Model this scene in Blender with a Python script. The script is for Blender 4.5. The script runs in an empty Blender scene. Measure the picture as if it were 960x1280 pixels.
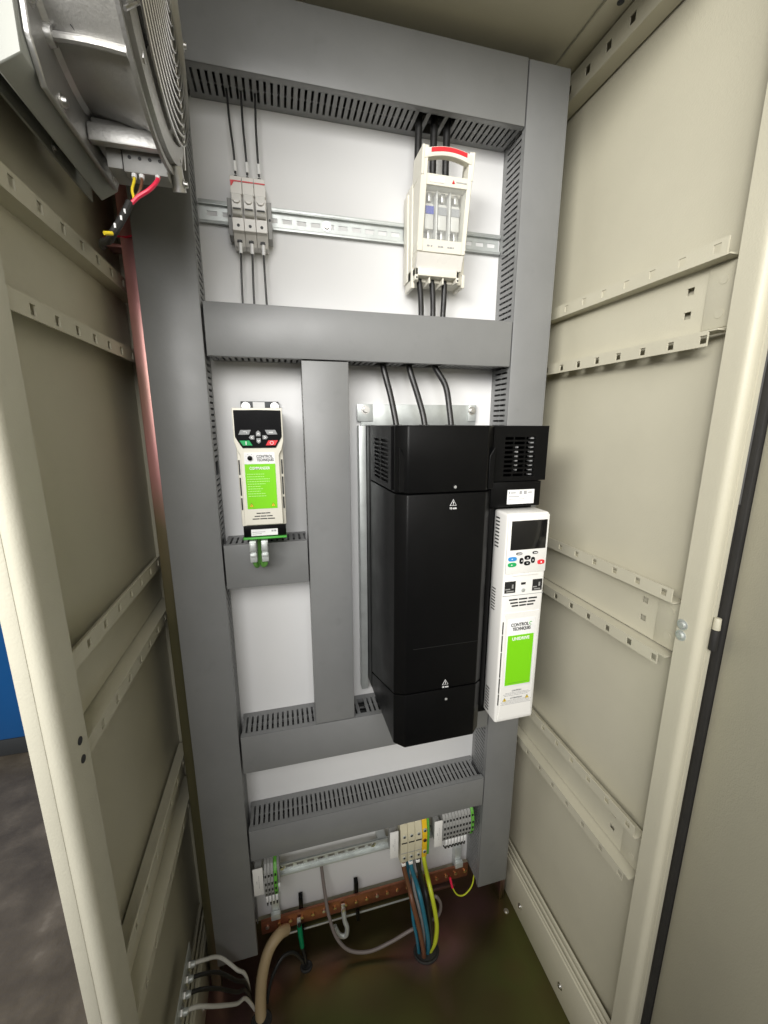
import bpy, bmesh, math, random
from mathutils import Vector, Matrix
random.seed(7)
S = bpy.context.scene
COL = S.collection

# ---------------------------------------------------------------- camera
cam_d = bpy.data.cameras.new("camera")
cam = bpy.data.objects.new("camera", cam_d)
COL.objects.link(cam)
cam.location = (0.1947, -0.8192, 1.2)
cam.rotation_euler = (math.pi / 2 - 0.2144, 0.0, -0.249)
cam_d.sensor_fit = 'HORIZONTAL'
cam_d.sensor_width = 36.0
cam_d.lens = 36.0 * 508.5 / 960.0
cam_d.clip_start = 0.01
cam_d.clip_end = 100
S.camera = cam

# ---------------------------------------------------------------- light
W = bpy.data.worlds.new("World")
S.world = W
W.use_nodes = True
bg = W.node_tree.nodes["Background"]
bg.inputs[0].default_value = (1.0, 0.97, 0.92, 1)
bg.inputs[1].default_value = 0.12


def lamp(name, loc, target, sx, sy, power, col, spread=180):
    d = bpy.data.lights.new(name, 'AREA')
    d.shape = 'RECTANGLE'
    d.size = sx
    d.size_y = sy
    d.energy = power
    d.color = col
    d.spread = math.radians(spread)
    o = bpy.data.objects.new(name, d)
    COL.objects.link(o)
    o.location = loc
    v = Vector(target) - Vector(loc)
    o.rotation_euler = v.to_track_quat('-Z', 'Y').to_euler()
    return o


lamp('workshop_or_fill_lamp', (-0.2, -1.75, 1.88), (0.28, 0.0, 1.24), 1.6, 1.0, 11.0, (1.0, 0.985, 0.96), 92)
lamp('workshop_or_fill_lamp', (-1.3, -2.0, 2.0), (0.75, -0.2, 1.42), 1.2, 0.6, 7.0, (1.0, 0.975, 0.92), 60)  # added fill lamp to brighten the right wall, no known fixture
lamp('workshop_or_fill_lamp', (-1.5, -0.75, 2.6), (-1.05, 0.25, -0.2), 1.4, 0.4, 14, (1.0, 0.96, 0.90), 75)  # added lamp, only there to brighten the ground and blue cabinet
S.view_settings.view_transform = 'Standard'
S.view_settings.look = 'None'
S.view_settings.exposure = 0.2
S.view_settings.gamma = 1.0
S.view_settings.use_curve_mapping = False


# ---------------------------------------------------------------- materials
def mat(name, col, rough=0.5, metal=0.0, var=0.06, vscale=8.0, bump=0.0, bscale=300.0, coat=0.0, rvar=0.08, spec=0.5, dirt=0.0):
    m = bpy.data.materials.new(name)
    m.use_nodes = True
    nt = m.node_tree
    b = nt.nodes["Principled BSDF"]
    b.inputs["Metallic"].default_value = metal
    b.inputs["Coat Weight"].default_value = coat
    b.inputs["Specular IOR Level"].default_value = spec
    tc = nt.nodes.new("ShaderNodeTexCoord")
    n = nt.nodes.new("ShaderNodeTexNoise")
    n.inputs["Scale"].default_value = vscale
    n.inputs["Detail"].default_value = 6
    n.inputs["Roughness"].default_value = 0.62
    nt.links.new(tc.outputs["Object"], n.inputs["Vector"])
    r = nt.nodes.new("ShaderNodeValToRGB")
    r.color_ramp.elements[0].position = 0.28
    r.color_ramp.elements[1].position = 0.72
    r.color_ramp.elements[0].color = tuple(c * (1 - var) for c in col[:3]) + (1,)
    r.color_ramp.elements[1].color = tuple(min(1, c * (1 + var)) for c in col[:3]) + (1,)
    nt.links.new(n.outputs["Fac"], r.inputs["Fac"])
    out = r.outputs["Color"]
    if dirt > 0:
        n3 = nt.nodes.new("ShaderNodeTexNoise")
        n3.inputs["Scale"].default_value = vscale * 5
        n3.inputs["Detail"].default_value = 8
        nt.links.new(tc.outputs["Object"], n3.inputs["Vector"])
        mr = nt.nodes.new("ShaderNodeMapRange")
        mr.inputs[1].default_value = 0.62
        mr.inputs[2].default_value = 0.78
        mr.inputs[3].default_value = 0
        mr.inputs[4].default_value = dirt
        nt.links.new(n3.outputs["Fac"], mr.inputs[0])
        mx = nt.nodes.new("ShaderNodeMixRGB")
        mx.inputs[2].default_value = tuple(c * 0.5 for c in col[:3]) + (1,)
        nt.links.new(mr.outputs[0], mx.inputs[0])
        nt.links.new(out, mx.inputs[1])
        out = mx.outputs[0]
    nt.links.new(out, b.inputs["Base Color"])
    mr = nt.nodes.new("ShaderNodeMapRange")
    mr.inputs[3].default_value = max(0.02, rough - rvar)
    mr.inputs[4].default_value = min(1, rough + rvar)
    n2 = nt.nodes.new("ShaderNodeTexNoise")
    n2.inputs["Scale"].default_value = vscale * 2.3
    n2.inputs["Detail"].default_value = 4
    nt.links.new(tc.outputs["Object"], n2.inputs["Vector"])
    nt.links.new(n2.outputs["Fac"], mr.inputs[0])
    nt.links.new(mr.outputs[0], b.inputs["Roughness"])
    if bump > 0:
        nb = nt.nodes.new("ShaderNodeTexNoise")
        nb.inputs["Scale"].default_value = bscale
        nb.inputs["Detail"].default_value = 3
        nt.links.new(tc.outputs["Object"], nb.inputs["Vector"])
        bp = nt.nodes.new("ShaderNodeBump")
        bp.inputs["Strength"].default_value = bump
        bp.inputs["Distance"].default_value = 0.001
        nt.links.new(nb.outputs["Fac"], bp.inputs["Height"])
        nt.links.new(bp.outputs["Normal"], b.inputs["Normal"])
    return m


def ramp_mat(name, stops, rough, metal, scale, stretch=(1, 1, 1), bump=0.0, bscale=200, detail=4):
    m = bpy.data.materials.new(name)
    m.use_nodes = True
    nt = m.node_tree
    b = nt.nodes["Principled BSDF"]
    b.inputs["Roughness"].default_value = rough
    b.inputs["Metallic"].default_value = metal
    tc = nt.nodes.new("ShaderNodeTexCoord")
    mp = nt.nodes.new("ShaderNodeMapping")
    mp.inputs["Scale"].default_value = stretch
    nt.links.new(tc.outputs["Object"], mp.inputs["Vector"])
    n = nt.nodes.new("ShaderNodeTexNoise")
    n.inputs["Scale"].default_value = scale
    n.inputs["Detail"].default_value = detail
    nt.links.new(mp.outputs["Vector"], n.inputs["Vector"])
    r = nt.nodes.new("ShaderNodeValToRGB")
    e = r.color_ramp.elements
    while len(e) < len(stops):
        e.new(0.5)
    for k, (p, c) in enumerate(stops):
        e[k].position = p
        e[k].color = tuple(c) + (1,)
    nt.links.new(n.outputs["Fac"], r.inputs["Fac"])
    nt.links.new(r.outputs["Color"], b.inputs["Base Color"])
    if bump > 0:
        nb = nt.nodes.new("ShaderNodeTexNoise")
        nb.inputs["Scale"].default_value = bscale
        nb.inputs["Detail"].default_value = 5
        nt.links.new(tc.outputs["Object"], nb.inputs["Vector"])
        bp = nt.nodes.new("ShaderNodeBump")
        bp.inputs["Strength"].default_value = bump
        bp.inputs["Distance"].default_value = 0.004
        nt.links.new(nb.outputs["Fac"], bp.inputs["Height"])
        nt.links.new(bp.outputs["Normal"], b.inputs["Normal"])
    return m


M = {}
M['beige'] = mat('beige_powder_coat', (0.565, 0.538, 0.425), 0.45, 0, 0.04, 5, 0.25, 420)
M['beige_tex'] = mat('beige_textured_coat', (0.58, 0.56, 0.46), 0.5, 0, 0.05, 9, 0.28, 420, dirt=0.12)
M['panel'] = mat('white_enamel_plate', (0.80, 0.80, 0.80), 0.4, 0, 0.02, 4, 0.05, 60, coat=0.0, spec=0.3)
M['duct'] = mat('grey_pvc', (0.205, 0.208, 0.208), 0.38, 0, 0.07, 7, 0.10, 160, dirt=0.14, rvar=0.12)
M['zinc'] = mat('zinc_plated_steel', (0.60, 0.63, 0.615), 0.46, 0.55, 0.12, 30, 0.1, 150)
M['steel'] = mat('bright_steel', (0.70, 0.69, 0.67), 0.36, 1.0, 0.08, 40)
M['cast'] = mat('cast_aluminium', (0.47, 0.465, 0.45), 0.45, 0.8, 0.14, 14, 0.35, 350)
M['greysheet'] = mat('grey_painted_sheet', (0.34, 0.35, 0.32), 0.4, 0, 0.04, 6)
M['black'] = mat('black_plastic', (0.004, 0.004, 0.0042), 0.33, 0, 0.15, 10, 0.12, 600, spec=0.12)
M['blackgloss'] = mat('black_glass', (0.006, 0.006, 0.007), 0.12, 0, 0.1, 10, coat=0.3, rvar=0.03)
M['rubber'] = mat('black_rubber', (0.018, 0.017, 0.016), 0.7, 0, 0.2, 30, 0.3, 200)
M['cable'] = mat('black_pvc_cable', (0.014, 0.014, 0.014), 0.38, 0, 0.15, 30)
M['cream'] = mat('cream_plastic', (0.77, 0.745, 0.65), 0.42, 0, 0.02, 8, 0.08, 500)
M['white'] = mat('white_plastic', (0.80, 0.79, 0.76), 0.4, 0, 0.02, 9, 0.08, 500)
M['paper'] = mat('white_label', (0.82, 0.82, 0.82), 0.5, 0, 0.02, 9)
M['green'] = mat('lime_green_print', (0.20, 0.64, 0.006), 0.38, 0, 0.02, 5)
M['print'] = mat('black_print', (0.015, 0.015, 0.016), 0.5)
M['paleprint'] = mat('pale_green_print', (0.44, 0.80, 0.22), 0.45)
M['greyprint'] = mat('grey_print', (0.35, 0.35, 0.36), 0.5)
M['yellow'] = mat('yellow_print', (0.83, 0.60, 0.02), 0.45)
M['greybtn'] = mat('grey_key', (0.27, 0.275, 0.28), 0.4)
M['greenbtn'] = mat('green_key', (0.01, 0.36, 0.10), 0.4)
M['redbtn'] = mat('red_key', (0.72, 0.035, 0.045), 0.4)
M['bluebtn'] = mat('blue_key', (0.03, 0.25, 0.62), 0.4)
M['red'] = mat('red_label', (0.68, 0.02, 0.03), 0.4)
M['pcb'] = mat('green_board', (0.08, 0.42, 0.06), 0.4)
M['copper'] = mat('copper', (0.36, 0.145, 0.085), 0.38, 0.85, 0.25, 25, 0.1, 120)
M['brass'] = mat('brass', (0.72, 0.55, 0.30), 0.3, 1.0, 0.1, 30)
M['beigeterm'] = mat('beige_terminal_plastic', (0.60, 0.555, 0.40), 0.5, 0, 0.04, 40)
M['greyterm'] = mat('grey_terminal_plastic', (0.30, 0.30, 0.29), 0.5, 0, 0.06, 40)
M['yelterm'] = mat('yellow_terminal_plastic', (0.80, 0.50, 0.02), 0.45)
M['greenterm'] = mat('green_terminal_plastic', (0.12, 0.40, 0.05), 0.45)
M['brown'] = mat('brown_cable', (0.15, 0.062, 0.032), 0.42)
M['bluec'] = mat('blue_cable', (0.02, 0.15, 0.22), 0.42)
M['greyc'] = mat('grey_cable', (0.20, 0.17, 0.16), 0.5)
M['greenc'] = mat('green_sleeve', (0.0, 0.20, 0.08), 0.4)
M['oliveg'] = mat('green_data_cable', (0.10, 0.26, 0.05), 0.45)
M['yelg'] = mat('yellow_green_cable', (0.50, 0.56, 0.03), 0.45)
M['redc'] = mat('red_wire', (0.75, 0.02, 0.07), 0.35)
M['yelc'] = mat('yellow_wire', (0.80, 0.62, 0.03), 0.4)
M['whitec'] = mat('white_cable', (0.62, 0.61, 0.57), 0.45)
M['tan'] = mat('tan_hose', (0.40, 0.30, 0.17), 0.5, 0, 0.08, 20)
M['clear'] = mat('clear_cover', (0.85, 0.86, 0.86), 0.08)
_nt = M['clear'].node_tree
_tr = _nt.nodes.new("ShaderNodeBsdfTransparent")
_tr.inputs[0].default_value = (0.96, 0.97, 0.97, 1)
_mx = _nt.nodes.new("ShaderNodeMixShader")
_mx.inputs[0].default_value = 0.10
_nt.links.new(_tr.outputs[0], _mx.inputs[1])
_nt.links.new(_nt.nodes["Principled BSDF"].outputs[0], _mx.inputs[2])
_nt.links.new(_mx.outputs[0], _nt.nodes["Material Output"].inputs["Surface"])
M['ceramic'] = mat('ceramic', (0.70, 0.68, 0.64), 0.3)
M['blueprint'] = mat('blue_print', (0.08, 0.10, 0.45), 0.4)
M['bluepaint'] = mat('blue_machine_paint', (0.01, 0.13, 0.42), 0.4, 0, 0.06, 3)
M['darkgrey'] = mat('dark_grey_paint', (0.05, 0.055, 0.06), 0.5)
M['concrete'] = ramp_mat('worn_concrete', [(0.30, (0.060, 0.050, 0.038)), (0.52, (0.092, 0.078, 0.060)), (0.66, (0.125, 0.107, 0.084)), (0.80, (0.24, 0.215, 0.18))], 0.32, 0.0, 9.0, (1, 1, 1), 0.6, 40, 14)
M['chromate'] = ramp_mat('yellow_zinc_painted_sheen', [(0.30, (0.20, 0.15, 0.07)), (0.42, (0.16, 0.17, 0.06)), (0.52, (0.16, 0.13, 0.06)), (0.62, (0.30, 0.17, 0.16)), (0.76, (0.19, 0.19, 0.07))], 0.32, 0.9, 2.4, (1, 1.6, 1), 0.0, 200, 2)  # pink and green tones also hold floor reflections painted into the zinc's colour
M['pink'] = ramp_mat('iridescent_zinc_painted_sheen', [(0.40, (0.16, 0.15, 0.085)), (0.52, (0.24, 0.20, 0.12)), (0.62, (0.56, 0.27, 0.26)), (0.80, (0.68, 0.31, 0.32))], 0.32, 0.6, 2.6, (1, 1, 0.8), 0.0, 200, 3)
_nt = M['pink'].node_tree
_n = [n for n in _nt.nodes if n.type == 'TEX_NOISE'][0]
_tc = [n for n in _nt.nodes if n.type == 'TEX_COORD'][0]
_rm = [n for n in _nt.nodes if n.type == 'VALTORGB'][0]
_sp = _nt.nodes.new("ShaderNodeSeparateXYZ")
_nt.links.new(_tc.outputs["Object"], _sp.inputs[0])
_mr = _nt.nodes.new("ShaderNodeMapRange")  # pink above, olive below: reflected light and shade put into the zinc's hue
for _k, _v in ((1, 0.7), (2, 1.5), (3, -0.16), (4, 0.2)):
    _mr.inputs[_k].default_value = _v
_nt.links.new(_sp.outputs[2], _mr.inputs[0])
_ad = _nt.nodes.new("ShaderNodeMath")
_nt.links.new(_n.outputs["Fac"], _ad.inputs[0])
_nt.links.new(_mr.outputs[0], _ad.inputs[1])
_nt.links.new(_ad.outputs[0], _rm.inputs["Fac"])


# ---------------------------------------------------------------- mesh helpers
class MB:
    """collects shapes for one mesh object"""

    def __init__(self):
        self.bm = bmesh.new()

    def box(self, x0, x1, y0, y1, z0, z1, bev=0.0, seg=2, mtx=None):
        t = bmesh.new()
        bmesh.ops.create_cube(t, size=1.0)
        for v in t.verts:
            v.co = Vector(((x0 + x1) / 2 + v.co.x * (x1 - x0), (y0 + y1) / 2 + v.co.y * (y1 - y0), (z0 + z1) / 2 + v.co.z * (z1 - z0)))
        if bev > 0:
            bmesh.ops.bevel(t, geom=t.edges[:], offset=bev, segments=seg, affect='EDGES', profile=0.5)
        self._add(t, mtx)
        return self

    def _add(self, t, mtx=None):
        if mtx is not None:
            bmesh.ops.transform(t, matrix=mtx, verts=t.verts)
        me = bpy.data.meshes.new("tmp")
        t.to_mesh(me)
        t.free()
        self.bm.from_mesh(me)
        bpy.data.meshes.remove(me)

    def prism(self, pts, axis, a, b, bev=0.0, seg=2, mtx=None):
        """polygon pts extruded along axis from a to b. axis x: pts=(y,z); y: (x,z); z: (x,y)"""
        t = bmesh.new()
        def mk(p, w):
            return {'x': (w, p[0], p[1]), 'y': (p[0], w, p[1]), 'z': (p[0], p[1], w)}[axis]
        va = [t.verts.new(mk(p, a)) for p in pts]
        vb = [t.verts.new(mk(p, b)) for p in pts]
        n = len(pts)
        t.faces.new(va)
        t.faces.new(vb[::-1])
        for i in range(n):
            t.faces.new((va[i], vb[i], vb[(i + 1) % n], va[(i + 1) % n]))
        bmesh.ops.recalc_face_normals(t, faces=t.faces[:])
        if bev > 0:
            bmesh.ops.bevel(t, geom=t.edges[:], offset=bev, segments=seg, affect='EDGES', profile=0.5)
        self._add(t, mtx)
        return self

    def cyl(self, p0, p1, r, n=16, r2=None, bev=0.0):
        p0, p1 = Vector(p0), Vector(p1)
        t = bmesh.new()
        L = (p1 - p0).length
        bmesh.ops.create_cone(t, cap_ends=True, segments=n, radius1=r, radius2=r if r2 is None else r2, depth=L)
        if bev > 0:
            es = [e for e in t.edges if abs(e.verts[0].co.z - e.verts[1].co.z) < 1e-7]
            bmesh.ops.bevel(t, geom=es, offset=bev, segments=2, affect='EDGES', profile=0.5)
        q = (p1 - p0).to_track_quat('Z', 'Y').to_matrix().to_4x4()
        self._add(t, Matrix.Translation((p0 + p1) / 2) @ q)
        return self

    def tube(self, pts, r, n=10, sub=6, closed=False):
        P = [Vector(p) for p in pts]
        if len(P) > 2 and sub > 1:
            Q = []
            N = len(P)
            rng = N if closed else N - 1
            for i in range(rng):
                if closed:
                    a, b, c, d = P[(i - 1) % N], P[i], P[(i + 1) % N], P[(i + 2) % N]
                else:
                    a, b, c, d = P[max(i - 1, 0)], P[i], P[i + 1], P[min(i + 2, N - 1)]
                for k in range(sub):
                    u = k / sub
                    Q.append(0.5 * ((2 * b) + (c - a) * u + (2 * a - 5 * b + 4 * c - d) * u * u + (3 * b - a - 3 * c + d) * u ** 3))
            if not closed:
                Q.append(P[-1])
            P = Q
        t = bmesh.new()
        rings = []
        N = len(P)
        up = None
        for i, p in enumerate(P):
            if closed:
                d = P[(i + 1) % N] - P[(i - 1) % N]
            else:
                d = P[min(i + 1, N - 1)] - P[max(i - 1, 0)]
            d.normalize()
            if up is None:
                up = Vector((0, 1, 0)) if abs(d.y) < 0.8 else Vector((1, 0, 0))
            s = d.cross(up).normalized()
            up = s.cross(d).normalized()
            rr = r(i / (N - 1)) if callable(r) else r
            rings.append([t.verts.new(p + (s * math.cos(2 * math.pi * k / n) + up * math.sin(2 * math.pi * k / n)) * rr) for k in range(n)])
        for i in range(N if closed else N - 1):
            A, B = rings[i], rings[(i + 1) % N]
            for k in range(n):
                t.faces.new((A[k], A[(k + 1) % n], B[(k + 1) % n], B[k]))
        if not closed:
            t.faces.new(rings[0][::-1])
            t.faces.new(rings[-1])
        bmesh.ops.recalc_face_normals(t, faces=t.faces[:])
        self._add(t)
        return self

    def perf(self, u0, u1, v0, v1, holes, thick, fn):
        """sheet with rectangular holes (ua,ub,va,vb); fn(u,v,w)->xyz, w 0..thick"""
        us = sorted(set([u0, u1] + [h[0] for h in holes] + [h[1] for h in holes]))
        vs = sorted(set([v0, v1] + [h[2] for h in holes] + [h[3] for h in holes]))
        nu, nv = len(us) - 1, len(vs) - 1
        solid = [[True] * nv for _ in range(nu)]
        for i in range(nu):
            for j in range(nv):
                cu, cv = (us[i] + us[i + 1]) / 2, (vs[j] + vs[j + 1]) / 2
                for h in holes:
                    if h[0] < cu < h[1] and h[2] < cv < h[3]:
                        solid[i][j] = False
                        break
        t = bmesh.new()
        vc = {}
        def V(i, j, w):
            if (i, j, w) not in vc:
                vc[(i, j, w)] = t.verts.new(fn(us[i], vs[j], w * thick))
            return vc[(i, j, w)]
        for i in range(nu):
            for j in range(nv):
                if not solid[i][j]:
                    continue
                t.faces.new((V(i, j, 0), V(i + 1, j, 0), V(i + 1, j + 1, 0), V(i, j + 1, 0)))
                t.faces.new((V(i, j, 1), V(i, j + 1, 1), V(i + 1, j + 1, 1), V(i + 1, j, 1)))
                for (di, dj, a, b) in ((-1, 0, (i, j), (i, j + 1)), (1, 0, (i + 1, j), (i + 1, j + 1)), (0, -1, (i, j), (i + 1, j)), (0, 1, (i, j + 1), (i + 1, j + 1))):
                    ii, jj = i + di, j + dj
                    if 0 <= ii < nu and 0 <= jj < nv and solid[ii][jj]:
                        continue
                    try:
                        t.faces.new((V(*a, 0), V(*b, 0), V(*b, 1), V(*a, 1)))
                    except ValueError:
                        pass
        bmesh.ops.recalc_face_normals(t, faces=t.faces[:])
        self._add(t)
        return self

    def mesh(self, name, material, smooth=35):
        me = bpy.data.meshes.new(name)
        self.bm.to_mesh(me)
        self.bm.free()
        me.materials.append(material)
        if smooth:
            me.polygons.foreach_set("use_smooth", [True] * len(me.polygons))
            me.set_sharp_from_angle(angle=math.radians(smooth))
        return me

    def make(self, name, material, parent=None, smooth=35):
        me = self.mesh(name, material, smooth)
        return link(name, me, parent)


def link(name, me, parent=None):
    o = bpy.data.objects.new(name, me)
    COL.objects.link(o)
    if parent is not None:
        o.parent = parent
        pl = Vector((0, 0, 0))
        p = parent
        while p is not None:
            pl += p.location
            p = p.parent
        o.location = -pl
    return o


def tag(o, label=None, cat=None, group=None, kind=None):
    if label:
        o['label'] = label
    if cat:
        o['category'] = cat
    if group:
        o['group'] = group
    if kind:
        o['kind'] = kind
    return o


def thing(name, label, cat, loc=(0, 0, 0), group=None):
    o = bpy.data.objects.new(name, None)
    o.empty_display_size = 0.02
    COL.objects.link(o)
    o.location = loc
    return tag(o, label, cat, group)


def text(name, body, size, loc, material, parent, bold=0.0, align='CENTER', xs=1.0, depth=0.0002):
    c = bpy.data.curves.new(name, 'FONT')
    c.body = body
    c.size = size
    c.align_x = align
    c.align_y = 'CENTER'
    c.extrude = depth
    c.offset = bold
    c.resolution_u = 3
    c.space_line = 0.85
    t = bpy.data.objects.new("tmp_text", c)
    COL.objects.link(t)
    bpy.context.view_layer.update()
    me = bpy.data.meshes.new_from_object(t.evaluated_get(bpy.context.evaluated_depsgraph_get()))
    bpy.data.objects.remove(t)
    bpy.data.curves.remove(c)
    me.transform(Matrix.Translation(loc) @ Matrix.Rotation(math.pi / 2, 4, 'X') @ Matrix.Diagonal((xs, 1, 1, 1)))
    me.name = name
    me.materials.clear()
    me.materials.append(material)
    return link(name, me, parent)


def screw(p, d, r=0.004, parent=None, name='screw', h=0.0025, material=None):
    """round cross-head screw at p, head axis d"""
    p, d = Vector(p), Vector(d).normalized()
    m = MB()
    m.cyl(p, p + d * h, r, 14, r * 0.8, 0.0)
    m.cyl(p, p + d * 0.0008, r * 1.5, 16)
    s = d.orthogonal().normalized()
    q = d.cross(s)
    return m.make(name, material or M['steel'], parent)


def cable(name, label, cat, pts, r, material, group=None, n=10, sub=7):
    o = MB().tube(pts, r, n, sub).make(name, material)
    return tag(o, label, cat, group)


# ================================================================ SETTING
g = MB().box(-8, 8, -6, 9, -0.24, -0.2).make('ground', M['concrete'])
tag(g, kind='structure')

# ================================================================ CABINET
XL, XR = -0.064, 0.787          # outer faces of the side walls
LIPL, LIPR = -0.034, 0.753      # faces of the punched lips
cab = thing('steel_enclosure', 'tall open beige steel cabinet with punched side rails and hinged door', 'cabinet', (0.36, -0.2, -0.2))


def part(mb, name, m, parent=cab, label=None, **k):
    o = mb.make(name, m, parent, **k)
    if label:
        o['label'] = label
    return o


part(MB().box(XL, XL + 0.002, -0.385, 0.07, -0.1, 1.845), 'side_wall', M['beige'], label='left beige side wall inside the cabinet')
part(MB().box(XR - 0.002, XR, -0.40, 0.07, -0.1, 1.845), 'side_wall', M['beige'], label='right beige side wall inside the cabinet')
part(MB().box(XL + 0.002, XR - 0.002, 0.068, 0.07, -0.1, 1.845), 'rear_wall', M['beige'])
roof = part(MB().box(XL + 0.002, XR - 0.002, -0.42, 0.068, 1.833, 1.845), 'roof_panel', M['beige'])
part(MB().box(0.713, 0.752, -0.40, 0.066, 1.8285, 1.8328, 0.0008), 'roof_seam_strip', M['beige'])
screw((0.735, -0.16, 1.8285), (0, 0, -1), 0.0035, cab, material=M['darkgrey'])
part(MB().box(XL + 0.002, XR - 0.002, -0.42, 0.068, -0.103, -0.1), 'base_plate', M['chromate'])
part(MB().box(XL, XR, -0.42, 0.07, -0.2, -0.104), 'plinth', M['darkgrey'])
plate = part(MB().box(0.004, 0.716, 0.0, 0.003, 0.012, 1.80, 0.0006), 'mounting_plate', M['panel'])
part(MB().box(-0.0235, -0.003, -0.050, 0.06, -0.1, 1.78, 0.002), 'plate_bracket', M['pink'], label='pinkish passivated upright bracket at left edge of the mounting plate')
part(MB().box(0.723, 0.738, -0.045, 0.06, -0.1, 1.78, 0.002), 'plate_bracket', M['chromate'], label='olive passivated upright bracket at right edge of the mounting plate')
part(MB().box(-0.05, -0.019, -0.03, 0.0, 1.469, 1.474, 0.001), 'bracket_arm', M['pink'])


# punched rails: web + two ledges + two lips with square holes
def rail(side, zc, upper=True, lower=True):
    x_lip = LIPL if side < 0 else LIPR
    sgn = 1 if side < 0 else -1                     # direction into the cabinet
    x_web = x_lip - sgn * 0.022
    x_wall = x_lip - sgn * 0.0275
    y0, y1 = -0.378, 0.05
    m = MB()
    hs = []
    for dz in (0.018, -0.014):
        hs.append((-0.318, -0.307, zc + dz - 0.005, zc + dz + 0.005))
    m.perf(y0, y1, zc - 0.0425, zc + 0.0425, hs, 0.002, lambda u, v, w: (x_web - sgn * w, u, v))
    hole = []
    y = -0.36
    while y < 0.04:
        hole.append(y)
        y += 0.048
    for s in (1, -1):
        if (s > 0 and not upper) or (s < 0 and not lower):
            continue
        za = zc + s * 0.0445
        m.box(min(x_web - sgn * 0.002, x_lip), max(x_web - sgn * 0.002, x_lip), y0, y1, za - 0.0022, za - 0.0002 + 0.0, 0.0)
        z_a, z_b = (za - 0.0002, za + 0.0195) if s > 0 else (za - 0.0205, za - 0.0022)
        zm = (z_a + z_b) / 2
        hh = [(q - 0.005, q + 0.005, zm - 0.0053, zm + 0.0053) for q in hole]
        m.perf(y0 + (0.012 if s < 0 else 0.004), y1, z_a, z_b, hh, 0.002, lambda u, v, w: (x_lip - sgn * w, u, v))
    r = m.make('punched_rail', M['beige'], cab)
    # end bracket riveted to the frame post
    m = MB()
    m.box(min(x_web, x_web + sgn * 0.0015), max(x_web, x_web + sgn * 0.0015), -0.386, -0.338, zc - 0.040, zc + 0.040, 0.0005)
    m.cyl((x_web + sgn * 0.001, -0.36, zc + 0.02), (x_web + sgn * 0.0022, -0.36, zc + 0.02), 0.006, 14)
    m.cyl((x_web + sgn * 0.001, -0.36, zc - 0.022), (x_web + sgn * 0.0022, -0.36, zc - 0.022), 0.006, 14)
    m.make('rail_bracket', M['beige'], r)
    return r


for side in (-1, 1):
    for zc in (1.3655, 0.8935, 0.4565):
        rail(side, zc)
    # top edge rail: only a lip hanging below the roof
    x_lip = LIPL if side < 0 else LIPR
    sgn = 1 if side < 0 else -1
    hs = [(-0.36 + 0.048 * k - 0.006, -0.36 + 0.048 * k + 0.006, 1.799, 1.812) for k in range(9)]
    m = MB().perf(-0.385, 0.06, 1.786, 1.8275, hs, 0.002, lambda u, v, w: (x_lip - sgn * w, u, v))
    m.box(min(x_lip - sgn * 0.002, x_lip - sgn * 0.028), max(x_lip - sgn * 0.002, x_lip - sgn * 0.028), -0.385, 0.06, 1.7855, 1.7875)
    m.make('top_rail', M['beige'], cab)
    # bottom edge rail: a box with a grooved top
    xa, xb = sorted((x_lip + sgn * 0.002, x_lip - sgn * 0.028))
    m = MB().box(xa, xb, -0.40, 0.06, -0.0995, 0.020, 0.002)
    for k in range(3):
        xo = x_lip - sgn * (0.004 + 0.007 * k)
        m.box(xo - 0.0022, xo + 0.0022, -0.385, 0.06, 0.0195, 0.027 + 0.007 * k, 0.0006)
    br = m.make('bottom_rail', M['beige'], cab)
    for yy in (-0.10, -0.262):
        screw((x_lip + sgn * 0.002, yy, -0.055), (sgn, 0, 0), 0.0048, br, h=0.004)
screw((0.728, -0.075, -0.1), (0, 0, 1), 0.0045, cab, h=0.004)


# front posts (profile in x,y extruded upwards)
def arc(cx, cy, r, a0, a1, n=6):
    return [(cx + r * math.cos(math.radians(a0 + (a1 - a0) * k / n)), cy + r * math.sin(math.radians(a0 + (a1 - a0) * k / n))) for k in range(n + 1)]


pts = [(-0.0605, -0.357), (-0.0605, -0.400)] + arc(-0.041, -0.393, 0.010, 250, 360) + [(-0.031, -0.357)]
lp = part(MB().prism(pts, 'z', -0.1, 1.845), 'corner_post', M['beige_tex'], label='left front corner post with textured beige face')
m = MB().box(-0.0607, -0.0465, -0.4030, -0.3995, -0.1, 1.83, 0.0015)
m.make('post_fold', M['beige_tex'], lp)
for zz in (0.865, 0.842):
    MB().cyl((-0.0312, -0.373, zz), (-0.0302, -0.373, zz), 0.0045, 14).make('punched_hole', M['print'], lp)
pts = [(XR, -0.386), (0.757, -0.386), (0.757, -0.405)] + arc(0.767, -0.411, 0.010, 180, 270) + [(0.772, -0.421), (0.7725, -0.4185), (0.7745, -0.4185), (0.775, -0.4208), (0.7825, -0.4208), (0.7835, -0.407), (XR, -0.407)]
rp = part(MB().prism(pts, 'z', -0.1, 1.845), 'corner_post', M['beige'], label='right front corner post beside the door hinge')
screw((0.757, -0.394, 0.910), (-1, 0, 0), 0.0055, rp, h=0.004, material=M['zinc'])
screw((0.757, -0.394, 0.893), (-1, 0, 0), 0.0055, rp, h=0.004, material=M['zinc'])
for zz in (1.36, 1.11, 0.56):
    MB().box(0.763, 0.771, -0.386, -0.381, zz - 0.004, zz + 0.004, 0.0008).make('panel_clip', M['darkgrey'], rp)
# header and sill across the front, above and below the opening
part(MB().box(XL + 0.004, XR - 0.004, -0.419, -0.39, 1.800, 1.832, 0.002), 'front_header', M['beige_tex'])
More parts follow.
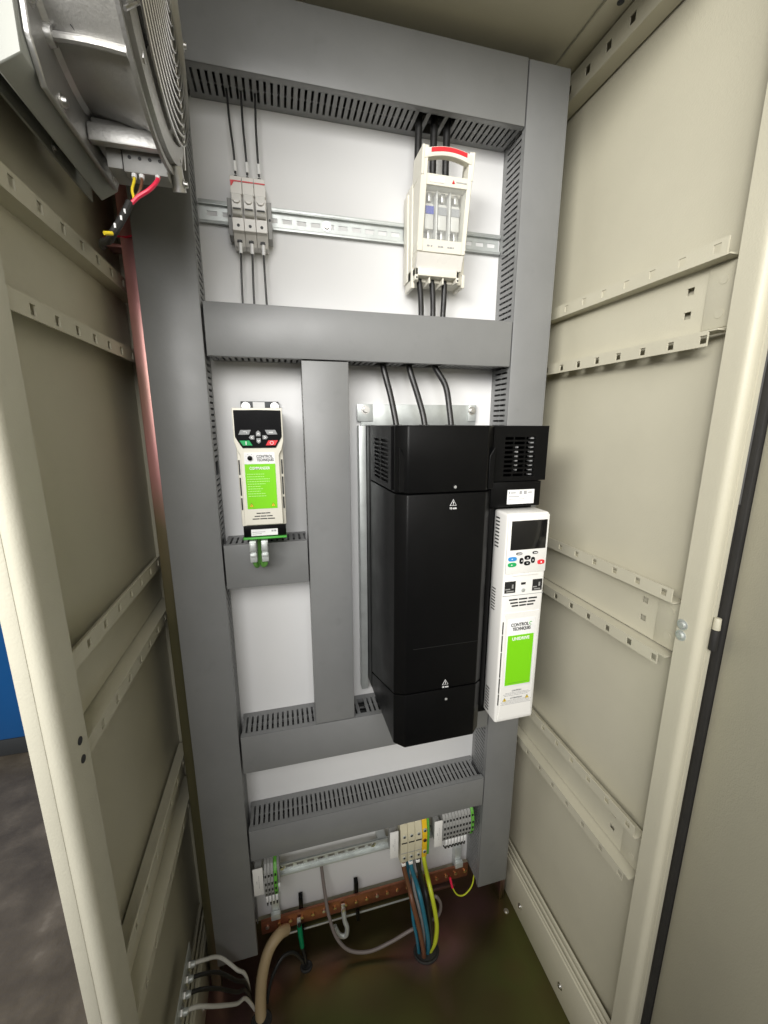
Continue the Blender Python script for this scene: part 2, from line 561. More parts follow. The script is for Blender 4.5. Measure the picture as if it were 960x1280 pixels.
# hinge
h = MB().cyl((0.7765, -0.4265, 0.885), (0.7765, -0.4265, 0.916), 0.0052, 16, bev=0.0008).make('hinge', M['rubber'], cab)
MB().cyl((0.7765, -0.4265, 0.9165), (0.7765, -0.4265, 0.934), 0.0050, 16, 0.0044, bev=0.0008).make('hinge_cap', M['beige'], h)
# door swung fully open
door = MB().box(0.7905, 0.8205, -1.25, -0.432, -0.1, 1.83, 0.002).make('door', M['beige'], cab)
door['label'] = 'open right hand door with black foam gasket'
MB().box(0.7835, 0.7945, -0.4315, -0.4215, -0.09, 1.82, 0.002).make('gasket', M['rubber'], door)
for o_ in [door] + list(door.children):
    o_.data.transform(Matrix.Translation((0.7905, -0.4265, 0)) @ Matrix.Rotation(math.radians(-17 if o_ is door else 0), 4, 'Z') @ Matrix.Translation((-0.7905, 0.4265, 0)))

# ================================================================ WIRING DUCTS
DD = 0.076
PITCH = 0.01035


def duct(label, x0, x1, z0, z1, horiz, sides, gaps=(), frm=None, to=None):
    t = thing('wiring_duct', label, 'wiring duct', ((x0 + x1) / 2, 0, z0), 'grey slotted wiring ducts on the mounting plate')
    u0, u1, v0, v1 = (x0, x1, z0, z1) if horiz else (z0, z1, x0, x1)
    def bx(m, ua, ub, va, vb, ya, yb, bev=0.0):
        if horiz:
            m.box(ua, ub, ya, yb, va, vb, bev)
        else:
            m.box(va, vb, ya, yb, ua, ub, bev)
    e = 0.0012
    m = MB()
    bx(m, u0 + e, u1 - e, v0, v1, -DD, -DD + 0.0034, 0.0015)
    bx(m, u0 + e, u1 - e, v0, v0 + 0.0018, -DD + 0.0015, -DD + 0.011)
    bx(m, u0 + e, u1 - e, v1 - 0.0018, v1, -DD + 0.0015, -DD + 0.011)
    m.make('cover', M['duct'], t)
    m = MB()
    bx(m, u0 + e, u1 - e, v0 + 0.0022, v1 - 0.0022, -0.0028, -0.0004)
    for s, va in ((-1, v0 + 0.0021), (1, v1 - 0.0039)):
        if s in sides:
            bx(m, u0 + e, u1 - e, va, va + 0.0018, -0.0135, -0.0028)
            bx(m, u0 + e, u1 - e, va, va + 0.0018, -DD + 0.003, -0.0605)
        else:
            bx(m, u0 + e, u1 - e, va, va + 0.0018, -DD + 0.003, -0.0028)
    m.make('base', M['duct'], t)
    m = MB()
    w = v1 - v0
    for k in range(3):
        for yy in (-0.020, -0.044):
            vc = v0 + w * (0.24 + 0.26 * k)
            a, c = ((u0 + 0.012, yy, vc), (u1 - 0.012, yy, vc)) if horiz else ((vc, yy, u0 + 0.012), (vc, yy, u1 - 0.012))
            m.cyl(a, c, 0.0098, 12)
    m.make('slot_dark_fill', M['cable'], t)  # black rods added inside the duct so the slots look darker
    for s, va in ((-1, v0 + 0.0021), (1, v1 - 0.0039)):
        if s not in sides:
            continue
        fm = MB()
        if horiz:
            fm.box(-0.0032, 0.0032, -0.0606, -0.0134, va, va + 0.0018)
            fm.box(-0.0042, 0.0042, -0.0385, -0.0365, va + 0.0003, va + 0.0015)
        else:
            fm.box(va, va + 0.0018, -0.0606, -0.0134, -0.0032, 0.0032)
            fm.box(va + 0.0003, va + 0.0015, -0.0385, -0.0365, -0.0042, 0.0042)
        me = fm.mesh('finger', M['duct'], 0)
        a = max(u0 + 0.004, frm if frm is not None else -9)
        b = min(u1 - 0.004, to if to is not None else 9)
        n = int((b - a) / PITCH)
        for k in range(n + 1):
            u = a + k * PITCH + 0.002
            if u > u1 - 0.004 or any(g0 < u < g1 for (g0, g1) in gaps):
                continue
            o = link('finger', me, t)
            off = Vector((u, 0, 0)) if horiz else Vector((0, 0, u))
            o.location = o.location + off
    return t


duct('left full height vertical grey wiring duct beside the fan', 0.0, 0.086, 0.010, 1.80, False, (1,), gaps=((1.108, 1.128), (1.305, 1.39), (0.903, 0.987)), frm=0.10)
duct('right full height vertical grey wiring duct beside right side wall', 0.637, 0.718, 0.014, 1.80, False, (-1,), gaps=((1.262, 1.272),))
duct('wide top grey wiring duct under the cabinet roof', 0.087, 0.636, 1.7014, 1.80, True, (-1,), gaps=((0.447, 0.463), (0.472, 0.492), (0.501, 0.517)))
duct('horizontal grey wiring duct between the fuses and the drives', 0.088, 0.636, 1.3070, 1.3888, True, (-1,), gaps=((0.376, 0.395), (0.428, 0.450), (0.481, 0.503)))
duct('vertical grey wiring duct between the small and the black drive', 0.2385, 0.3195, 0.589, 1.3062, False, (-1, 1))
duct('short grey wiring duct under the small cream drive', 0.0875, 0.2375, 0.904, 0.987, True, (1,))
duct('horizontal grey wiring duct under the centre duct and black drive', 0.088, 0.636, 0.5025, 0.588, True, (1,), gaps=((0.338, 0.352),))
duct('lowest horizontal grey wiring duct above the terminal rail', 0.088, 0.636, 0.2785, 0.357, True, (1,))


# ================================================================ DIN RAILS
def din_rail(label, x0, x1, zc, yb):
    t = thing('din_rail', label, 'mounting rail', ((x0 + x1) / 2, 0, zc), 'zinc mounting rails')
    m = MB()
    hs = []
    x = x0 + 0.012
    while x + 0.018 < x1:
        hs.append((x, x + 0.016, zc - 0.0036, zc + 0.0036))
        x += 0.0245
    m.perf(x0, x1, zc - 0.0125, zc + 0.0125, hs, 0.001, lambda u, v, w: (u, yb + w, v))
    for s in (-1, 1):
        za, zb = sorted((zc + s * 0.0115, zc + s * 0.0125))
        m.box(x0, x1, yb - 0.0065, yb + 0.0, za, zb)
        za, zb = sorted((zc + s * 0.0126, zc + s * 0.0172))
        m.box(x0, x1, yb - 0.0075, yb - 0.0065, za, zb, 0.0003)
    m.make('rail_profile', M['zinc'], t)
    return t


r1 = din_rail('upper zinc din rail carrying the fuse holder and the fuse switch', 0.086, 0.637, 1.543, -0.0013)
screw((0.297, -0.0015, 1.543), (0, -1, 0), 0.0055, r1, h=0.004)
r2 = din_rail('lower zinc din rail carrying the terminal blocks', 0.097, 0.634, 0.1895, -0.034)
screw((0.149, -0.0345, 0.1895), (0, -1, 0), 0.0045, r2, h=0.004)
screw((0.366, -0.0345, 0.1895), (0, -1, 0), 0.0045, r2, h=0.004)
for xx in (0.12, 0.39, 0.60):
    MB().box(xx - 0.010, xx + 0.010, -0.0328, -0.0002, 0.1785, 0.2005, 0.0005).make('spacer', M['zinc'], r2)

# ================================================================ FUSE HOLDER (three poles)
fh = thing('fuse_holder', 'small three pole grey fuse holder with pink stripe on the upper rail', 'fuse holder', (0.168, -0.01, 1.49))
prof = [(-0.009, 1.590), (-0.045, 1.5815), (-0.0455, 1.5565), (-0.040, 1.5555), (-0.040, 1.5235), (-0.047, 1.5225), (-0.047, 1.504), (-0.040, 1.5025), (-0.030, 1.487), (-0.009, 1.487)]
for i in range(3):
    xa = 0.1405 + i * 0.0181
    p = MB().prism(prof, 'x', xa + 0.0002, xa + 0.0178, 0.0005, 1).make('pole', M['ceramic'], fh)
    c = [(-0.0395, 1.554), (-0.056, 1.5525), (-0.058, 1.543), (-0.0585, 1.532), (-0.053, 1.5245), (-0.0395, 1.5245)]
    MB().prism(c, 'x', xa + 0.0016, xa + 0.0164, 0.0006, 1).make('fuse_carrier', M['white'], p)
    MB().prism([(xa + 0.003, 1.5415), (xa + 0.015, 1.5415), (xa + 0.0115, 1.5375), (xa + 0.0065, 1.5375)], 'y', -0.0612, -0.0578, 0.0004, 1).make('finger_grip', M['ceramic'], p)
    MB().box(xa + 0.003, xa + 0.015, -0.0598, -0.058, 1.5295, 1.5308).make('grip_gap', M['darkgrey'], p)
    MB().box(xa + 0.0008, xa + 0.0172, -0.0462, -0.0452, 1.5735, 1.5750).make('red_stripe', M['red'], p)
    MB().cyl((xa + 0.009, -0.0464, 1.5115), (xa + 0.009, -0.0472, 1.5115), 0.0024, 14).make('screw_hole', M['print'], p)
    MB().cyl((xa + 0.009, -0.036, 1.5838), (xa + 0.009, -0.038, 1.5846), 0.0026, 14).make('wire_entry', M['print'], p)
    MB().prism([(xa + 0.005, 1.4915), (xa + 0.013, 1.4915), (xa + 0.0125, 1.4945), (xa + 0.0055, 1.4945)], 'y', -0.0372, -0.0335).make('lower_entry', M['print'], p)
MB().prism([(0.1415, 1.5735), (0.1470, 1.5735), (0.1430, 1.5672), (0.1415, 1.5672)], 'y', -0.0464, -0.0454).make('red_mark', M['red'], fh)
for xa, xb in ((0.1335, 0.1402), (0.1952, 0.2025)):
    k = MB().prism([(-0.009, 1.556), (-0.036, 1.554), (-0.038, 1.524), (-0.033, 1.501), (-0.009, 1.499)], 'x', xa, xb, 0.0006, 1).make('end_clamp', M['greyterm'], fh)
    MB().cyl(((xa + xb) / 2, -0.0375, 1.527), ((xa + xb) / 2, -0.0390, 1.527), 0.0018, 12).make('screw_hole', M['print'], k)

# wires to it
names = ('left', 'middle', 'right')
for i in range(3):
    x = 0.1495 + i * 0.0181
    xt = (0.1445, 0.1655, 0.1865)[i]
    c = cable('control_wire', 'thin black wire from top duct, %s of the three above the fuse holder' % names[i], 'wire',
              [(xt - 0.001, -0.032, 1.72), (xt, -0.032, 1.70), ((x + xt) / 2 - 0.001, -0.034, 1.66), (x - 0.0005, -0.036, 1.62), (x, -0.036, 1.589)], 0.0017, M['cable'], 'thin wires at the fuse holder')
    MB().tube([(x - 0.0002, -0.036, 1.606), (x, -0.036, 1.592)], 0.0027, 10, 1).make('wire_marker', M['paper'], c)
    xb = (0.1475, 0.1660, 0.1865)[i]
    c = cable('control_wire', 'thin black wire below the fuse holder, %s of three entering the horizontal duct' % names[i], 'wire',
              [(x + 0.0005, -0.034, 1.4955), (x + 0.0004, -0.035, 1.475), ((x + xb) / 2, -0.038, 1.44), (xb, -0.036, 1.40), (xb, -0.036, 1.375)], 0.0017, M['cable'], 'thin wires at the fuse holder')
    MB().tube([(x + 0.0005, -0.0345, 1.4905), (x + 0.0003, -0.035, 1.475)], 0.0028, 10, 1).make('wire_marker', M['paper'], c)

# ================================================================ FUSE SWITCH DISCONNECTOR
fs = thing('fuse_switch', 'cream fuse switch with red striped handle and clear fuse window', 'fuse switch', (0.495, -0.01, 1.45))
m = MB().box(0.4415, 0.545, -0.046, -0.010, 1.452, 1.606, 0.002)
m.box(0.4415, 0.4475, -0.050, -0.010, 1.440, 1.47, 0.001)
m.box(0.539, 0.545, -0.050, -0.010, 1.447, 1.47, 0.001)
housing = m.make('housing', M['cream'], fs)
MB().box(0.4385, 0.443, -0.030, -0.008, 1.455, 1.597, 0.0012).make('side_cheek', M['cream'], housing)
# tilted lid: front plane from (y=-0.070,z=1.494) to (y=-0.095,z=1.638)
yl = lambda z: -0.070 - 0.025 * (z - 1.494) / 0.144
lid_x0, lid_x1 = 0.4435, 0.535


def on_lid(m, xa, xb, za, zb, front, back, bev=0.0006):
    m.prism([(yl(za) - front, za), (yl(zb) - front, zb), (yl(zb) + back, zb), (yl(za) + back, za)], 'x', xa, xb, bev, 1)


m = MB()
on_lid(m, lid_x0, 0.4545, 1.494, 1.639, 0, 0.022, 0.0012)         # left stile
on_lid(m, 0.5265, lid_x1, 1.494, 1.639, 0, 0.022, 0.0012)          # right stile
on_lid(m, 0.454, 0.527, 1.588, 1.603, 0, 0.020)                    # rail above the window
on_lid(m, 0.454, 0.527, 1.494, 1.513, 0, 0.022)                    # rail below the window
on_lid(m, lid_x0 - 0.0005, 0.4475, 1.60, 1.6385, 0.001, 0.046)     # handle cheeks back to the housing
on_lid(m, 0.5315, lid_x1 + 0.0005, 1.60, 1.6385, 0.001, 0.040)
m.prism([(yl(1.494) + 0.002, 1.4935), (-0.0475, 1.473), (-0.040, 1.473), (-0.040, 1.4935)], 'x', lid_x0, lid_x1, 0.0005, 1)
m.box(lid_x0 + 0.0005, lid_x0 + 0.004, -0.0715, -0.046, 1.50, 1.60)
m.box(lid_x1 - 0.004, lid_x1 - 0.0005, -0.0715, -0.046, 1.50, 1.60)
lid = m.make('lid', M['cream'], fs)
# curved handle bar with its red strip
hp, rp_ = [], []
for k in range(9):
    u = k / 8
    x = 0.4475 + u * 0.084
    hp.append((x, 1.634 + 0.006 * math.sin(math.pi * u)))
hb = [(p[0], p[1] - 0.013 + 0.001 * math.sin(math.pi * k / 8)) for k, p in enumerate(hp)]
sl = 0.025 / 0.144
shear = Matrix(((1, 0, 0, 0), (0, 1, -sl, sl * 1.635), (0, 0, 1, 0), (0, 0, 0, 1)))
h = MB().prism(hp + hb[::-1], 'y', -0.0955, -0.083, 0.001, 2, shear).make('handle', M['cream'], lid)
a = hp[1:-1]
MB().prism([(x, z - 0.0012) for x, z in a] + [(x, z - 0.0068) for x, z in a][::-1], 'y', -0.0962, -0.0956, 0, 1, shear).make('red_strip', M['red'], lid)
on = MB()
on_lid(on, 0.459, 0.485, 1.5915, 1.600, 0.0006, 0.0)
on.make('label_plate', M['white'], lid)
z = 1.5955
MB().prism([(0.4985, z - 0.0025), (0.5035, z - 0.0025), (0.501, z + 0.003)], 'y', yl(z) - 0.0008, yl(z) + 0.001).make('warning_triangle', M['red'], lid)
m = MB()
for k in range(9):
    m.box(0.506 + k * 0.0022, 0.5076 + k * 0.0022, yl(z) - 0.0006, yl(z) + 0.001, z - 0.0008, z + 0.0008)
m.make('print_line', M['greyprint'], lid)
m = MB()
z = 1.503
for (xa, xb) in ((0.462, 0.4665), (0.469, 0.4715), (0.482, 0.486), (0.487, 0.492), (0.500, 0.503), (0.504, 0.509), (0.510, 0.512)):
    m.box(xa, xb, yl(z) - 0.0006, yl(z) + 0.001, z - 0.0012, z + 0.001)
m.make('print_line', M['greyprint'], lid)
# fuses behind the window
MB().box(0.4545, 0.5265, -0.052, -0.047, 1.513, 1.588).make('window_back', M['white'], lid)
for i in range(3):
    xc = 0.4665 + i * 0.024
    f = MB().box(xc - 0.008, xc + 0.008, -0.068, -0.052, 1.530, 1.570, 0.002).make('fuse', M['ceramic'], lid)
    m = MB().box(xc - 0.0035, xc + 0.0035, -0.070, -0.055, 1.572, 1.586, 0.001).box(xc - 0.0035, xc + 0.0035, -0.070, -0.055, 1.514, 1.528, 0.001)
    m.make('fuse_blade', M['steel'], lid)
    MB().box(xc - 0.0075, xc + 0.0075, -0.0692, -0.0678, 1.553, 1.565).make('fuse_print', M['blueprint'] if i == 0 else M['greyprint'], lid)
for xc in (0.4785, 0.5025):
    MB().box(xc - 0.0012, xc + 0.0012, -0.0715, -0.052, 1.5135, 1.588).make('window_divider', M['white'], lid)
m = MB()
on_lid(m, 0.4548, 0.5262, 1.5132, 1.5878, -0.0015, 0.0028, 0.0)
m.make('window', M['clear'], lid)
# sloped lower front and cable shroud
m = MB().prism([(-0.068, 1.4932), (-0.060, 1.470), (-0.045, 1.470), (-0.045, 1.4932)], 'x', 0.446, 0.533, 0.0004, 1)
m.make('sloped_cover', M['ceramic'], fs)
m = MB().box(0.444, 0.5275, -0.064, -0.046, 1.4575, 1.4695, 0.001)
m.box(0.444, 0.4495, -0.064, -0.04, 1.450, 1.4695, 0.001).box(0.522, 0.5275, -0.064, -0.04, 1.450, 1.4695, 0.001)
for xc in (0.472, 0.498):
    m.box(xc - 0.0012, xc + 0.0012, -0.060, -0.02, 1.447, 1.458)
sh = m.make('cable_shroud', M['cream'], fs)
for xc in (0.4468, 0.5248):
    for zc in (1.4535, 1.4655):
        MB().box(xc - 0.0014, xc + 0.0014, -0.0647, -0.0637, zc - 0.0014, zc + 0.0014).make('latch_hole', M['print'], sh)
for i in range(3):
    xt = (0.4555, 0.4835, 0.5075)[i]
    cable('power_cable', 'thick black cable above the cream fuse switch, %s of three from top duct' % names[i], 'cable',
          [(xt + 0.001, -0.035, 1.735), (xt, -0.036, 1.70), (xt - 0.001, -0.036, 1.65), (xt, -0.034, 1.60)], 0.0062, M['cable'], 'thick black cables at the fuse switch', 14)
    x0 = (0.459, 0.4835, 0.508)[i]
    x1 = (0.4655, 0.4890, 0.5090)[i]
    cable('power_cable', 'thick black cable under the cream fuse switch, %s of three into the duct' % names[i], 'cable',
          [(x0 - 0.001, -0.040, 1.475), (x0, -0.042, 1.455), ((x0 + x1) / 2 + 0.0005, -0.040, 1.43), (x1, -0.037, 1.40), (x1, -0.036, 1.37)], 0.0052, M['cable'], 'thick black cables at the fuse switch', 14)
    xs = ((0.388, 0.391, 0.402, 0.409, 0.414), (0.439, 0.442, 0.456, 0.466, 0.470), (0.490, 0.494, 0.514, 0.521, 0.5235))[i]
    zs = (1.335, 1.303, 1.255, 1.215, 1.17)
    ys = (-0.04, -0.042, -0.05, -0.058, -0.07)
    if i == 2:
        zs = (1.33, 1.306, 1.27, 1.22, 1.17)
    cable('power_cable', 'thick black cable curving down into top of the black drive, %s of three' % names[i], 'cable',
          list(zip(xs, ys, zs)), 0.0058, M['cable'], 'thick black cables into the black drive', 14)

# ================================================================ SMALL CREAM DRIVE
sd = thing('motor_drive', 'small cream motor drive with green label and black keypad', 'motor drive', (0.164, -0.004, 1.0))
body = MB().box(0.1275, 0.2000, -0.121, -0.004, 1.0312, 1.2225, 0.0022).make('body', M['cream'], sd)
MB().box(0.1290, 0.1985, -0.1195, -0.004, 1.0115, 1.0310, 0.0008).make('lower_body', M['black'], sd)
MB().box(0.1280, 0.1990, -0.1245, -0.03, 1.0085, 1.0113, 0.0005).make('circuit_board', M['pcb'], sd)
lb = MB().box(0.141, 0.1845, -0.1203, -0.1195, 1.0135, 1.0245).make('rating_label', M['paper'], sd)
MB().box(0.143, 0.164, -0.1206, -0.1202, 1.0195, 1.0203).box(0.143, 0.158, -0.1206, -0.1202, 1.0165, 1.0173).box(0.174, 0.1775, -0.1206, -0.1202, 1.0195, 1.0225).box(0.1785, 0.182, -0.1206, -0.1202, 1.0195, 1.0225).make('print_line', M['greyprint'], lb)
cov = [(0.1253, 1.2240), (0.2017, 1.2240), (0.2017, 1.1720), (0.1978, 1.1580), (0.1935, 1.1500), (0.1935, 1.1250), (0.1945, 1.0345), (0.1325, 1.0345), (0.1335, 1.1250), (0.1335, 1.1500), (0.1292, 1.1580), (0.1253, 1.1720)]
fc = MB().prism(cov, 'y', -0.130, -0.1190, 0.0016, 2).make('front_cover', M['cream'], sd)
m = MB()
for xc in (0.1300, 0.1972):
    for za, zb in ((1.118, 1.142), (1.0835, 1.1135), (1.0595, 1.0795)):
        m.box(xc - 0.0011, xc + 0.0011, -0.1217, -0.1205, za, zb)
m.make('side_slot', M['print'], body)
m = MB()
for k, (w, zz) in enumerate(((0.011, 1.0545), (0.0145, 1.0495), (0.018, 1.0450))):
    for s in (-1, 0, 1):
        m.box(0.1633 + s * w * 0.68 - w * 0.31, 0.1633 + s * w * 0.68 + w * 0.31, -0.1304, -0.1298, zz - 0.0008, zz + 0.0008)
m.make('vent_slot', M['print'], fc)
kp = [(0.1278, 1.2202), (0.1640, 1.2208), (0.1992, 1.2202), (0.1992, 1.1790), (0.1890, 1.1615), (0.1378, 1.1615), (0.1278, 1.1790)]
kpad = MB().prism(kp, 'y', -0.1318, -0.1296, 0.0005, 1).make('keypad', M['blackgloss'], sd)


def key(pts, m, y=-0.1330, sym=None, msym='paper'):
    k = MB().prism(pts, 'y', y, y + 0.0016, 0.0004, 1).make('button', M[m], kpad)
    if sym:
        MB().prism(sym, 'y', y - 0.00025, y + 0.0001).make('button_symbol', M[msym], kpad)
    return k


def chev(x, z, s, dx, dz, t=0.0007):
    # chevron polygon pointing along (dx,dz)
    px, pz = -dz, dx
    a = [(-0.5, 1.0), (0.5, 0.0), (-0.5, -1.0), (-0.5 - t / s * 1.2, -1.0 + t / s), (0.5 - 2.2 * t / s, 0.0), (-0.5 - t / s * 1.2, 1.0 - t / s)]
    return [(x + s * (u * dx + v * px), z + s * (u * dz + v * pz)) for u, v in a]


KX, KZ = 0.1632, 1.1745
key([(0.1365, 1.1900), (0.1525, 1.1900), (0.1492, 1.1825), (0.1330, 1.1825)], 'greybtn')
MB().box(0.1405, 0.1460, -0.1333, -0.1329, 1.1868, 1.1876).box(0.1455, 0.1463, -0.1333, -0.1329, 1.1845, 1.1876).make('button_symbol', M['paper'], kpad)
key([(0.1735, 1.1900), (0.1895, 1.1900), (0.1930, 1.1825), (0.1768, 1.1825)], 'greybtn')
MB().box(0.1795, 0.1860, -0.1333, -0.1329, 1.1856, 1.1868).make('button_symbol', M['paper'], kpad)
key([(KX - 0.0036, 1.1800), (KX - 0.0036, 1.1862), (KX, 1.1892), (KX + 0.0036, 1.1862), (KX + 0.0036, 1.1800)], 'greybtn', sym=chev(KX, 1.1845, 0.0024, 0, 1))
key([(KX - 0.0034, 1.1770), (KX - 0.0034, 1.1710), (KX, 1.1680), (KX + 0.0034, 1.1710), (KX + 0.0034, 1.1770)], 'greybtn', sym=chev(KX, 1.1725, 0.0024, 0, -1))
key([(KX - 0.0062, 1.1815), (KX - 0.0120, 1.1815), (KX - 0.0150, 1.1782), (KX - 0.0120, 1.1750), (KX - 0.0062, 1.1750)], 'greybtn', sym=chev(KX - 0.0105, 1.1782, 0.0022, -1, 0))
key([(KX + 0.0062, 1.1815), (KX + 0.0120, 1.1815), (KX + 0.0150, 1.1782), (KX + 0.0120, 1.1750), (KX + 0.0062, 1.1750)], 'greybtn', sym=chev(KX + 0.0105, 1.1782, 0.0022, 1, 0))
key([(0.1340, 1.1735), (0.1490, 1.1735), (0.1535, 1.1655), (0.1388, 1.1655)], 'greenbtn', sym=[(0.1432, 1.1722), (0.1446, 1.1722), (0.1446, 1.1668), (0.1432, 1.1668)])
key([(0.1780, 1.1735), (0.1930, 1.1735), (0.1885, 1.1655), (0.1735, 1.1655)], 'redbtn')
ring = [(0.1832 + 0.0026 * math.cos(a * math.pi / 6), -0.1331, 1.1695 + 0.0026 * math.sin(a * math.pi / 6)) for a in range(12)]
MB().tube(ring, 0.0004, 6, 1, True).make('button_symbol', M['paper'], kpad)
# labels
wl = MB().box(0.1390, 0.1865, -0.1306, -0.1299, 1.1360, 1.1545).make('logo_label', M['paper'], sd)
m = MB().cyl((0.1478, -0.1304, 1.1455), (0.1478, -0.1345, 1.1455), 0.0040, 20, 0.0036, 0.0004)
m.make('knob', M['black'], sd)
m = MB()
for a in (150, 115, 65, 30):
    cx, cz = 0.1478 + 0.0066 * math.cos(math.radians(a)), 1.1455 + 0.0066 * math.sin(math.radians(a))
    m.box(cx - 0.0005, cx + 0.0005, -0.1310, -0.1305, cz - 0.0004, cz + 0.0004)
m.make('knob_mark', M['greyprint'], wl)
text('lettering', 'CONTROL', 0.0062, (0.1705, -0.1308, 1.1478), M['print'], wl, 0.00013, xs=0.84)
text('lettering', 'TECHNIQUES', 0.0062, (0.1715, -0.1308, 1.1422), M['print'], wl, 0.00013, xs=0.70)
gl = MB().box(0.1390, 0.1865, -0.1307, -0.1299, 1.0622, 1.1358).make('green_label', M['green'], sd)
text('lettering', 'COMMANDER', 0.0062, (0.1620, -0.1309, 1.1290), M['paper'], gl, 0.00014, xs=0.8)
m = MB()
for k in range(10):
    w = (0.026, 0.026, 0.034, 0.034, 0.027, 0.02, 0.024, 0.019, 0.026, 0.027)[k]
    zz = 1.1195 - k * 0.0040
    x = 0.1415
    while x < 0.1415 + w:
        l = random.uniform(0.002, 0.0045)
        m.box(x, min(x + l, 0.1415 + w + 0.001), -0.13105, -0.1306, zz - 0.0006, zz + 0.0006)
        x += l + 0.0007
m.make('print_line', M['paleprint'], gl)


def warn(x, z, s, y, parent, m='yellow', mark='print', edge='print'):
    t = [(x - s, z - s * 0.8), (x + s, z - s * 0.8), (x, z + s)]
    MB().prism([(x - s * 1.2, z - s * 0.92), (x + s * 1.2, z - s * 0.92), (x, z + s * 1.24)], 'y', y - 0.0003, y + 0.0002).make('warning_border', M[edge], parent)
    MB().prism(t, 'y', y - 0.0005, y + 0.0001).make('warning_triangle', M[m], parent)
    MB().box(x - s * 0.1, x + s * 0.1, y - 0.0008, y, z - s * 0.25, z + s * 0.45).box(x - s * 0.1, x + s * 0.1, y - 0.0008, y, z - s * 0.62, z - s * 0.42).make('warning_mark', M[mark], parent)


warn(0.1455, 1.0685, 0.0030, -0.1308, gl)
warn(0.1800, 1.0685, 0.0030, -0.1308, gl)
# top lugs
m = MB().box(0.1300, 0.1975, -0.012, -0.0042, 1.2215, 1.2395, 0.001)
lug = m.make('fixing_lug', M['darkgrey'], sd)
MB().box(0.1515, 0.1725, -0.0128, -0.0118, 1.2235, 1.2385).make('serial_label', M['paper'], lug)
for xx in (0.139, 0.190):
    screw((xx, -0.0121, 1.2305), (0, -1, 0), 0.0052, lug, h=0.005)
# cable clamps and cables under it
for i, xx in enumerate((0.1425, 0.1615)):
    k = MB().box(xx - 0.0055, xx + 0.0055, -0.127, -0.108, 0.987, 1.006, 0.001).box(xx - 0.0042, xx + 0.0042, -0.1295, -0.126, 0.9895, 1.003, 0.0008).box(xx - 0.0058, xx + 0.0058, -0.126, -0.108, 0.968, 0.984, 0.0015).box(xx - 0.0045, xx + 0.0045, -0.1285, -0.125, 0.978, 0.983, 0.0008).box(xx - 0.004, xx + 0.004, -0.124, -0.11, 0.983, 0.988)
    k.make('cable_clamp', M['zinc'], sd)
    xo = xx + (0.0005 if i == 0 else -0.001)
    cable('data_cable', ('left' if i == 0 else 'right') + ' green cable hanging from the metal clamp below small cream drive', 'cable',
          [(xo, -0.117, 1.0), (xo, -0.117, 0.975), (xo + 0.001, -0.116, 0.962), (xo + 0.004 * (1 - 2 * i), -0.108, 0.956), (xo + 0.007 * (1 - 2 * i), -0.1, 0.966), (xo + 0.0085 * (1 - 2 * i), -0.098, 0.985), (xo + 0.0085 * (1 - 2 * i), -0.098, 1.008)], 0.0036, M['oliveg'], 'green data cables')

# ================================================================ LARGE BLACK DRIVE
bd = thing('motor_drive', 'large black floor to eye height drive with white keypad module', 'motor drive', (0.49, -0.01, 0.65))
bd['label'] = 'large black motor drive with white keypad module on its right'
# zinc mounting bracket behind
bk = MB().box(0.354, 0.602, -0.006, -0.0012, 1.196, 1.2375, 0.0008).box(0.346, 0.378, -0.009, -0.006, 1.204, 1.2375, 0.0008).box(0.584, 0.602, -0.009, -0.006, 1.204, 1.2375, 0.0008).make('mounting_bracket', M['zinc'], bd)
screw((0.363, -0.009, 1.226), (0, -1, 0), 0.0058, bk, h=0.006)
screw((0.592, -0.009, 1.226), (0, -1, 0), 0.0058, bk, h=0.006)
MB().box(0.3465, 0.361, -0.022, -0.0012, 0.615, 1.196, 0.001).make('heat_sink_edge', M['zinc'], bd)
MB().box(0.3615, 0.622, -0.055, -0.005, 0.640, 1.1955, 0.001).make('rear_chassis', M['black'], bd)


def zslant(y, zf, zr):
    return zf + (zr - zf) * (y + 0.245) / 0.220


def cover(name, z0f, z0r, z1f, z1r, bev=0.0020):
    out = [(0.3620, -0.0555), (0.3620, -0.2275), (0.3775, -0.2450), (0.5065, -0.2450), (0.5240, -0.2280), (0.5240, -0.0555)]
    t = bmesh.new()
    va = [t.verts.new((x, y, zslant(y, z0f, z0r))) for x, y in out]
    vb = [t.verts.new((x, y, zslant(y, z1f, z1r))) for x, y in out]
    n = len(out)
    t.faces.new(va)
    t.faces.new(vb[::-1])
    for i in range(n):
        t.faces.new((va[i], vb[i], vb[(i + 1) % n], va[(i + 1) % n]))
    bmesh.ops.recalc_face_normals(t, faces=t.faces[:])
    bmesh.ops.bevel(t, geom=t.edges[:], offset=bev, segments=2, affect='EDGES', profile=0.5)
    m = MB()
    m._add(t)
    return m.make(name, M['black'], bd)


bot = cover('bottom_cover', 0.6505, 0.6370, 0.7535, 0.664)
mid = cover('middle_cover', 0.7555, 0.666, 1.0945, 1.0915)
top = cover('top_cover', 1.0965, 1.0935, 1.1970, 1.1970)
# side vent of the top cover
hs = []
for k in range(10):
    zc = 1.173 - k * 0.0070
    for (ya, yb) in ((-0.200, -0.153), (-0.149, -0.106)):
        hs.append((ya, yb, zc - 0.0020, zc + 0.0020))
MB().perf(-0.2165, -0.0775, 1.0985, 1.196, hs, 0.0030, lambda u, v, w: (0.3586 + w, u, v)).make('side_vent', M['black'], top)
